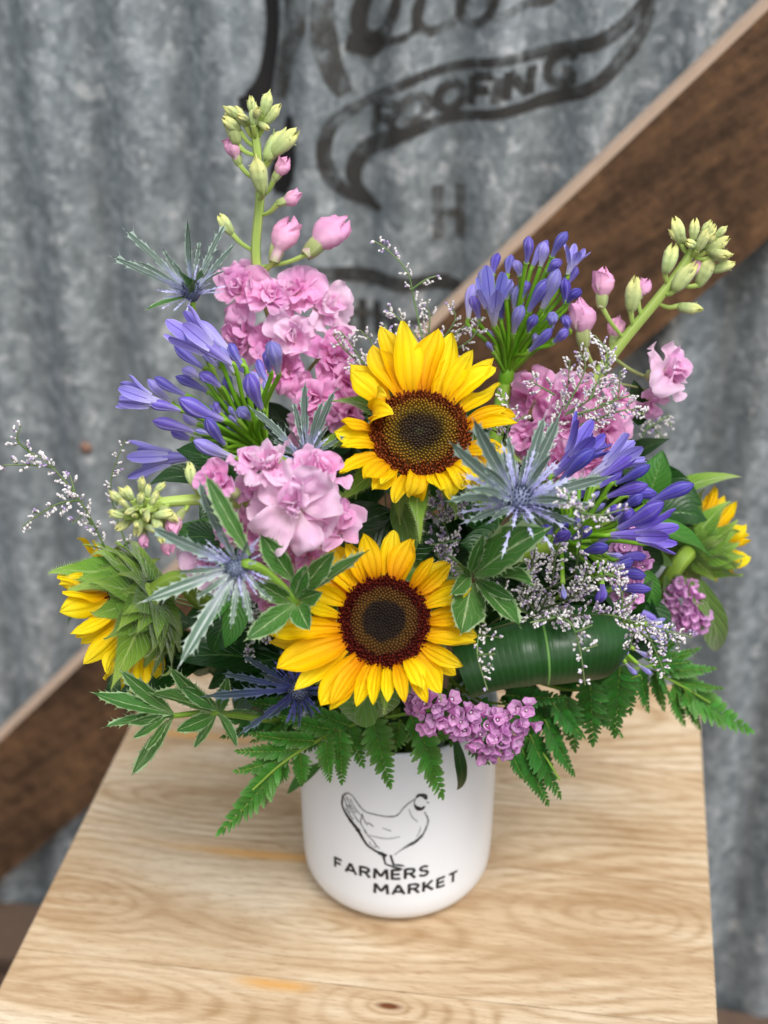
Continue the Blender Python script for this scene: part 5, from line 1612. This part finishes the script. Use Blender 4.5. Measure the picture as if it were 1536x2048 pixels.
caspia('cloud of small white caspia directly above the upper sunflower', [[(860, 800, .0), (850, 700, .01), (800, 640, .01), (778, 620, .01)], [(850, 700, .01), (860, 640, .01), (850, 600, .01)], [(870, 700, .01), (910, 640, .01), (900, 610, .01)], [(870, 720, .005), (940, 680, .005), (960, 640, .01)], [(850, 740, .005), (790, 690, .005), (770, 650, .01)], [(880, 700, .0), (930, 650, .0)]], 74, twig=26, density=.9)
caspia('white caspia beside the pink stock at the upper left of the upper sunflower', [[(760, 850, -.01), (740, 760, .0), (710, 700, .0), (680, 660, .0)], [(740, 740, .0), (745, 690, .0), (720, 660, .0)], [(730, 730, .0), (690, 700, .0), (665, 668, .0)], [(745, 760, -.005), (765, 720, .0)], [(735, 750, -.01), (700, 730, -.01)]], 75, twig=24, density=.9)
caspia('white caspia crossing in front of the right pink stock, below its leaning stem', [[(1060, 960, -.03), (1090, 890, -.02), (1130, 800, -.01), (1140, 720, -.01)], [(1130, 830, -.015), (1200, 780, -.015), (1215, 710, -.015), (1190, 670, -.01)], [(1150, 830, -.02), (1230, 800, -.02), (1240, 740, -.02)], [(1130, 820, -.015), (1170, 740, -.01), (1160, 700, -.01)], [(1160, 850, -.02), (1250, 820, -.02), (1290, 830, -.02)], [(1110, 790, -.01), (1075, 770, -.01), (1060, 760, -.01)], [(1180, 800, -.02), (1222, 700, -.01)], [(1200, 810, -.02), (1262, 790, -.02)]], 76, twig=26, density=1.2)
caspia('blurred greyish caspia tip beyond the right pink stock, over bare wall', [[(1230, 960, .03), (1280, 880, .04), (1310, 835, .05), (1345, 850, .05)], [(1300, 850, .05), (1330, 880, .05)], [(1290, 860, .045), (1340, 830, .05)]], 77, twig=20, density=.8)
caspia('dark shaded caspia hanging below the upper sunflower, left of the brown holly stem', [[(920, 1120, -.03), (890, 1050, -.05), (900, 980, -.06), (925, 960, -.07)], [(890, 1050, -.05), (850, 1010, -.06)], [(900, 1090, -.05), (880, 1120, -.06), (850, 1060, -.06)], [(890, 1090, -.04), (905, 1150, -.07)], [(890, 1010, -.05), (860, 990, -.06)], [(920, 1080, -.05), (860, 1090, -.07)], [(910, 1030, -.05), (930, 1010, -.07)]], 78, twig=28, density=1.3, lilac=.5)
caspia('dense white caspia below the right agapanthus, above the rolled dark leaf', [[(1060, 1260, -.08), (1100, 1180, -.10), (1110, 1120, -.11), (1120, 1085, -.11)], [(1070, 1230, -.09), (1050, 1170, -.11), (1080, 1110, -.11)], [(1080, 1220, -.09), (1150, 1190, -.11), (1180, 1130, -.12)], [(1120, 1200, -.10), (1180, 1170, -.12)], [(1060, 1230, -.09), (1000, 1190, -.11), (960, 1180, -.12)], [(1100, 1240, -.09), (1160, 1230, -.11)], [(1120, 1180, -.11), (1210, 1150, -.12), (1240, 1160, -.12)], [(1050, 1200, -.1), (1075, 1075, -.12)]], 79, twig=30, density=1.3, lilac=.2)
caspia('white caspia strands lying over the rolled dark leaf beside the lower sunflower', [[(1040, 1240, -.115), (1090, 1230, -.14), (1140, 1245, -.15), (1160, 1300, -.155), (1170, 1370, -.155)], [(1110, 1235, -.145), (1060, 1245, -.15)], [(1150, 1265, -.155), (1185, 1250, -.155)], [(960, 1250, -.135), (955, 1310, -.15), (975, 1380, -.155)], [(955, 1310, -.15), (990, 1308, -.155)], [(958, 1270, -.14), (1000, 1275, -.155)], [(960, 1335, -.15), (985, 1330, -.155)], [(1165, 1300, -.155), (1195, 1290, -.155)]], 80, twig=16, density=.8, fs=.95)
caspia('white and lilac caspia spray running out to the lower right past the rolled leaf', [[(1150, 1230, -.10), (1220, 1230, -.12), (1290, 1250, -.12), (1385, 1275, -.12)], [(1240, 1235, -.12), (1245, 1190, -.12), (1230, 1160, -.12)], [(1270, 1245, -.12), (1260, 1300, -.12)], [(1290, 1250, -.12), (1310, 1300, -.12), (1330, 1345, -.12)], [(1230, 1230, -.12), (1270, 1200, -.12)], [(1330, 1260, -.12), (1360, 1290, -.12)], [(1250, 1240, -.12), (1300, 1280, -.12)]], 81, twig=26, density=1.3, lilac=.3)
caspia('little white caspia twig with a lilac flower lying across the right agapanthus', [[(1150, 1150, -.10), (1165, 1040, -.14), (1140, 1010, -.145), (1120, 1000, -.145)], [(1160, 1025, -.145), (1200, 1030, -.145), (1260, 1015, -.145)], [(1185, 1020, -.145), (1190, 990, -.145)], [(1190, 1030, -.145), (1205, 1055, -.145)], [(1150, 1015, -.145), (1120, 975, -.14)]], 82, twig=14, density=1.1, lilac=.25)
caspia('dark shaded caspia deep behind the left bracts of the front sea holly', [[(480, 1290, -.04), (500, 1220, -.07), (520, 1180, -.08)], [(480, 1270, -.05), (450, 1250, -.08)], [(500, 1260, -.05), (540, 1270, -.08)], [(500, 1240, -.06), (540, 1220, -.08)], [(490, 1280, -.05), (500, 1320, -.08)]], 83, twig=26, density=1.1, lilac=.2)
caspia('sparse caspia between the upper sunflower right petals and the pink stock', [[(980, 940, -.03), (1010, 880, -.04), (1020, 820, -.04), (1000, 790, -.04)], [(1010, 860, -.04), (1050, 830, -.03)], [(1005, 870, -.04), (985, 860, -.05)]], 84, twig=22, density=1.0)

# statice
statice('pink statice clusters under the lower sunflower, just above the vase rim', [(868, 1422, -.125, 52, 44, 20), (920, 1440, -.12, 34, 40, 12), (985, 1470, -.115, 54, 56, 30), (1040, 1440, -.115, 32, 34, 11), (835, 1398, -.12, 26, 26, 7)], 91, 17)
statice('blurred pink statice cluster at the right edge below the side-on sunflower', [(1365, 1205, .0, 38, 52, 34), (1385, 1235, .0, 30, 36, 18)], 92, 13)
statice('small deep pink statice cluster half hidden behind the right agapanthus', [(1262, 1115, -.06, 34, 60, 26), (1255, 1180, -.06, 30, 40, 14)], 93, 13)

# ferns
FM, FD = M['fern'], M['fern_dark']
fern('bright green fern frond arching down at the front left over the stool, tip lowest', [(760, 1432, -.085), (690, 1455, -.10), (620, 1490, -.115), (560, 1530, -.125), (505, 1580, -.132)],
     [(560, 1530, 434, 1662, 88, -.125, -.14), (600, 1500, 470, 1498, 50, -.118), (580, 1515, 466, 1540, 48, -.12), (630, 1482, 500, 1462, 52, -.115), (600, 1505, 604, 1568, 52, -.118), (575, 1525, 552, 1565, 46, -.12), (650, 1474, 662, 1560, 56, -.112), (680, 1460, 683, 1567, 58, -.108), (670, 1460, 560, 1430, 52, -.105), (700, 1452, 612, 1410, 48, -.10)], 1, FM)
fern('fern frond hanging over the front of the vase with several pointed tips', [(880, 1415, -.075), (800, 1430, -.085), (730, 1440, -.09), (640, 1450, -.095)],
     [(745, 1440, 783, 1572, 78, -.10), (840, 1455, 889, 1592, 84, -.105), (690, 1445, 728, 1530, 62, -.098), (800, 1440, 792, 1495, 62, -.09), (660, 1450, 560, 1470, 56, -.09), (900, 1420, 880, 1480, 60, -.085), (820, 1430, 850, 1495, 60, -.09), (770, 1430, 720, 1490, 60, -.09), (640, 1450, 610, 1500, 56, -.09), (590, 1430, 500, 1480, 50, -.085)], 2, FM)
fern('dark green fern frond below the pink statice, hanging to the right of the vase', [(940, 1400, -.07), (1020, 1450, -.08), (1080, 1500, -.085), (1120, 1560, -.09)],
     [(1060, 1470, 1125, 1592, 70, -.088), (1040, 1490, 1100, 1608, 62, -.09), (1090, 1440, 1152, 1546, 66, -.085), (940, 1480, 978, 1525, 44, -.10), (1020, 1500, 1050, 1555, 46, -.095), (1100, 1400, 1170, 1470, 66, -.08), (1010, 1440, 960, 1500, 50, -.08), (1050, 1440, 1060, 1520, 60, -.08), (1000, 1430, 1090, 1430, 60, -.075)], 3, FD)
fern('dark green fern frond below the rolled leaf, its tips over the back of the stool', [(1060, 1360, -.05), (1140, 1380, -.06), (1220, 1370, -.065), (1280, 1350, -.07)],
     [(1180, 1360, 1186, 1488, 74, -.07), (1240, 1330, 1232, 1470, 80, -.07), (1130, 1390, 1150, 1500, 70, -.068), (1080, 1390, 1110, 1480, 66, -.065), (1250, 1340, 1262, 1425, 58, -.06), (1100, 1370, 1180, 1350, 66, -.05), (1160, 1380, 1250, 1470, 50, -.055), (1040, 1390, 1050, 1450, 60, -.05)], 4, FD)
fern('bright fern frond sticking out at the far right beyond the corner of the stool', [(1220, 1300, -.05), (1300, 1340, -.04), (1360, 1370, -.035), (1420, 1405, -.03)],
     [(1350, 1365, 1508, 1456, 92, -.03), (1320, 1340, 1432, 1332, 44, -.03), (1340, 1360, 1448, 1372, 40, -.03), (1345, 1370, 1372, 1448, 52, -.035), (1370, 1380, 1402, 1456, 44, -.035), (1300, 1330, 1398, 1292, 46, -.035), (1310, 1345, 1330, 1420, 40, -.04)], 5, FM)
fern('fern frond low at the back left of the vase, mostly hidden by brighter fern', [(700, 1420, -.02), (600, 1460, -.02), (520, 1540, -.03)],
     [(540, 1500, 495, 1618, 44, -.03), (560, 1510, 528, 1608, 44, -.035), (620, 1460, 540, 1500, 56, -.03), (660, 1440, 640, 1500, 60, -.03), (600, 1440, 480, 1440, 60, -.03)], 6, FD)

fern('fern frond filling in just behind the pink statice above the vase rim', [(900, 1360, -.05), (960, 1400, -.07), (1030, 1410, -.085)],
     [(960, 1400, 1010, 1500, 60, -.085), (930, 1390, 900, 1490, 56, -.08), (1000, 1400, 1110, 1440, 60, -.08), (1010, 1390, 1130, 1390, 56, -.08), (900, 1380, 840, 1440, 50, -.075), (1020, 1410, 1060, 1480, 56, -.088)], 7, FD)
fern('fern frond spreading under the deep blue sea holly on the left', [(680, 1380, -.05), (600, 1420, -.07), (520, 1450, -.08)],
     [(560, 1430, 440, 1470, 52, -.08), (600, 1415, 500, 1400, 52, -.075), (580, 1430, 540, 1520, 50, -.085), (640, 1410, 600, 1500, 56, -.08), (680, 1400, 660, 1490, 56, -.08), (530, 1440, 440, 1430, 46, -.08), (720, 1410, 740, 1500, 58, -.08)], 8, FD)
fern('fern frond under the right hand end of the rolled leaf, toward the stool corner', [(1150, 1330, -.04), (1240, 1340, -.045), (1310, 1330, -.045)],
     [(1280, 1335, 1300, 1420, 56, -.045), (1240, 1340, 1210, 1450, 60, -.05), (1300, 1330, 1380, 1320, 46, -.04), (1290, 1320, 1360, 1270, 46, -.035), (1200, 1340, 1160, 1440, 60, -.05), (1310, 1335, 1350, 1400, 46, -.045)], 9, FD)

# broad leaves
def foliage(label, cat, stem_pts, leaves, mat, group=None, name='leafy_stem', r=.0014):
    root = thing(name, label, cat, stem_pts[0], group)
    stem_obj(root, stem_pts, r * 1.2, r * .7, M['stem'])
    for i, l in enumerate(leaves):
        a, b, nn, kind = l[:4]
        leaf(root, P(*a), P(*b), nn, kind, (i * 3 + len(label)) % 7, l[5] if len(l) > 5 else mat, 'leaf', l[4] if len(l) > 4 else 1.0)
    return root
def sp(x, y): return [Vector((x * .4, y * .4, .016)), Vector((x, y, VH + .003))]
foliage('dark glossy leaves low on the left under the side-on sunflower', 'greenery', sp(-.03, -.005) + [P(520, 1350, -.05), P(400, 1330, -.055)],
        [((400, 1330, -.055), (200, 1368, -.06), TOW + UP, 'broad', 1.25), ((420, 1330, -.055), (270, 1300, -.05), TOW + UP, 'broad', 1.2), ((560, 1330, -.06), (350, 1310, -.07), UP + TOW * .7, 'broad', 1.1), ((600, 1310, -.06), (400, 1365, -.07), UP + TOW, 'broad', 1.0), ((660, 1330, -.05), (480, 1350, -.06), UP + TOW, 'broad', 1)], M['leaf_dark'])
foliage('blue-green lance leaves hanging under the front left sea holly', 'greenery', sp(-.02, -.02) + [P(560, 1250, -.07), P(470, 1150, -.10)],
        [((455, 1180, -.12), (418, 1245, -.14), TOW, 'lance', 1.2, M['leaf_mid']), ((480, 1180, -.12), (455, 1300, -.14), TOW + RIGHT * .4, 'lance', 1.3, M['leaf_mid']), ((500, 1130, -.11), (350, 1050, -.11), TOW + UP, 'broad', 1.2, M['leaf_mid']), ((450, 1080, -.11), (340, 1075, -.115), TOW + UP, 'broad', 1.2, M['leaf_dark']),
         ((470, 1200, -.10), (420, 1310, -.11), TOW, 'broad', 1, M['leaf_dark'])], M['leaf_mid'])
foliage('dark leaves between the left agapanthus and the green stock buds', 'greenery', sp(-.02, .0) + [P(540, 1060, -.04), P(460, 960, -.05)],
        [((440, 960, -.05), (290, 955, -.055), UP + TOW, 'lance', 1.2), ((470, 950, -.04), (350, 890, -.03), UP + TOW, 'broad', 1), ((480, 960, -.05), (400, 1040, -.08), TOW, 'broad', 1.2), ((500, 900, -.02), (400, 860, .0), TOW, 'broad', 1), ((560, 960, -.03), (500, 850, -.02), TOW, 'broad', 1)], M['leaf_dark'])
foliage('bright green pointed leaves behind the right agapanthus', 'greenery', sp(.03, .005) + [P(1180, 1150, -.01), P(1270, 1020, -.0)],
        [((1290, 1010, .0), (1328, 900, .005), TOW, 'broad', 1.1, M['leaf_mid']), ((1300, 1030, .0), (1422, 1030, .0), UP + TOW, 'broad', 1.2), ((1290, 1050, -.03), (1428, 1112, -.02), TOW + UP, 'lance', 1.2, M['leaf_mid']), ((1280, 1130, -.02), (1318, 1222, -.03), TOW, 'lance', 1.3, M['leaf_mid']), ((1270, 1080, -.01), (1390, 1040, .0), UP + TOW, 'broad', 1),
         ((1260, 980, .01), (1250, 880, .02), TOW, 'broad', 1), ((1230, 1100, -.02), (1330, 1130, -.01), TOW, 'broad', 1.2), ((1280, 850, .02), (1270, 760, .02), TOW, 'broad', .9)], M['leaf_dark'])
foliage('narrow dark leaf hanging down over the right shoulder of the vase', 'greenery', sp(.035, -.025) + [P(900, 1470, -.072)],
        [((905, 1465, -.075), (938, 1608, -.085), TOW + RIGHT * .5, 'strap', 1.5, M['leaf_dark'])], M['leaf_dark'])
foliage('narrow leaf poking out low on the left of the vase rim', 'greenery', sp(-.045, -.012) + [P(640, 1530, -.05)],
        [((650, 1525, -.05), (572, 1588, -.055), TOW + UP, 'lance', .8, M['leaf_mid'])], M['leaf_mid'])
foliage('slender grassy leaf pointing to the left out of the side-on sunflower', 'greenery', sp(-.03, .012) + [P(300, 1230, .02)],
        [((290, 1200, .0), (85, 1215, .03), UP + TOW, 'strap', .9, M['leaf_mid'])], M['leaf_mid'])
# shaded inner greenery that fills the heart of the bouquet
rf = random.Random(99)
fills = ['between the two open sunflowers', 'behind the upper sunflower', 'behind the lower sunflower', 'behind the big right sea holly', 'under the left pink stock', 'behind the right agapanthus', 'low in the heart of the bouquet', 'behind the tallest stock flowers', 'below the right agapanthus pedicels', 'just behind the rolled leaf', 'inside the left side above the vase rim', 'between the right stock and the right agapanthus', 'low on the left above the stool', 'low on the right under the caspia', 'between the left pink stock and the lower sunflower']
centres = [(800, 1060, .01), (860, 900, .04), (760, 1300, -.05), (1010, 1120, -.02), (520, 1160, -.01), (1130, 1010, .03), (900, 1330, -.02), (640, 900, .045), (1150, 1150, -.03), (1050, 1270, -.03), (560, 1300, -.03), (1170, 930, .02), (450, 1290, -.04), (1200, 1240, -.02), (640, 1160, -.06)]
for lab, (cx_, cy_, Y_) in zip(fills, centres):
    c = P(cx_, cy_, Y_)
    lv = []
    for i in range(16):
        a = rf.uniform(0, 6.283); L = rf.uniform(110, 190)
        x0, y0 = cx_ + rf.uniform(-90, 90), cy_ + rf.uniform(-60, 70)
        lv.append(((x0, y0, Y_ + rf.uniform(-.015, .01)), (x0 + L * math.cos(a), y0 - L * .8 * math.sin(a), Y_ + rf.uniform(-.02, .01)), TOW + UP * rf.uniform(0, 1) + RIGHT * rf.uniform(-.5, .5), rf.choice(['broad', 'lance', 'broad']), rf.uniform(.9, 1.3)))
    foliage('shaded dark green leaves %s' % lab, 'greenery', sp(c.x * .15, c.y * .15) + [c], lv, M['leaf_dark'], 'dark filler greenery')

# rolled aspidistra leaf
def rolled_leaf(label, ax0, ax1, r0, r1, a0, a1, k, tail):
    A, Bp = P(*ax0), P(*ax1)
    axis = (Bp - A); an = axis.normalized()
    e1 = (TOW - an * TOW.dot(an)).normalized(); e2 = an.cross(e1)
    if e2.dot(UP) < 0: e2 = -e2
    root = thing('aspidistra_leaf', label, 'leaf', Vector((.02, 0, .016)))
    nu_, nv_ = 26, 40
    rows, uvs = [], []
    for j in range(nv_ + 1):
        v = j / nv_
        ang = R(a0 + (a1 - a0) * v)
        row, uvr = [], []
        for i in range(nu_ + 1):
            u = i / nu_
            r_ = r0 + (r1 - r0) * u
            r_ *= (.80 + .20 * math.sin(math.pi * min(1, .1 + u * .75))) * (.90 + .26 * v ** 3)
            if u > .80: r_ *= .45 + .55 * math.sqrt(max(0, 1 - ((u - .80) / .203) ** 2))
            wob = .0009 * math.sin(u * 9 + v * 3) + .0007 * math.cos(v * 11 + u * 4)
            groove = -.0012 * math.exp(-((u - .44) / .03) ** 2)
            rr = r_ + wob + groove
            # the two ends of the blade are narrower than its middle
            wv = math.sin(math.pi * (0.2 + .6 * v)) ** .35
            uu = .44 + (u - .44) * wv
            p = A + axis * uu + e1 * math.cos(ang) * rr * 1.25 + e2 * math.sin(ang) * rr + e2 * (.007 * math.sin(u * 3.1)) + e1 * (.004 * math.sin(u * 3.1 + v))
            row.append(p); uvr.append((u, v))
        rows.append(row); uvs.append(uvr)
    m = MB(); m.grid(rows, uvs)
    link('blade', m.mesh('aspidistra_blade', M['aspid']), None, root)
    stem_obj(root, [Vector((.02, 0, .016)), Vector((.035, -.01, VH + .003)), P(*tail), rows[0][12]], .0018, .0014, M['stem'])
rolled_leaf('big glossy dark leaf rolled into a tube right of the lower sunflower', (905, 1338, -.085), (1262, 1288, -.075), 0.0165, .0205, 205, -62, 1, (1000, 1330, -.06))
rolled_leaf('dark rolled leaf mostly hidden at lower left behind the sea holly leaves', (390, 1318, -.045), (640, 1325, -.05), .010, .012, 170, -120, 2, (620, 1330, -.04))
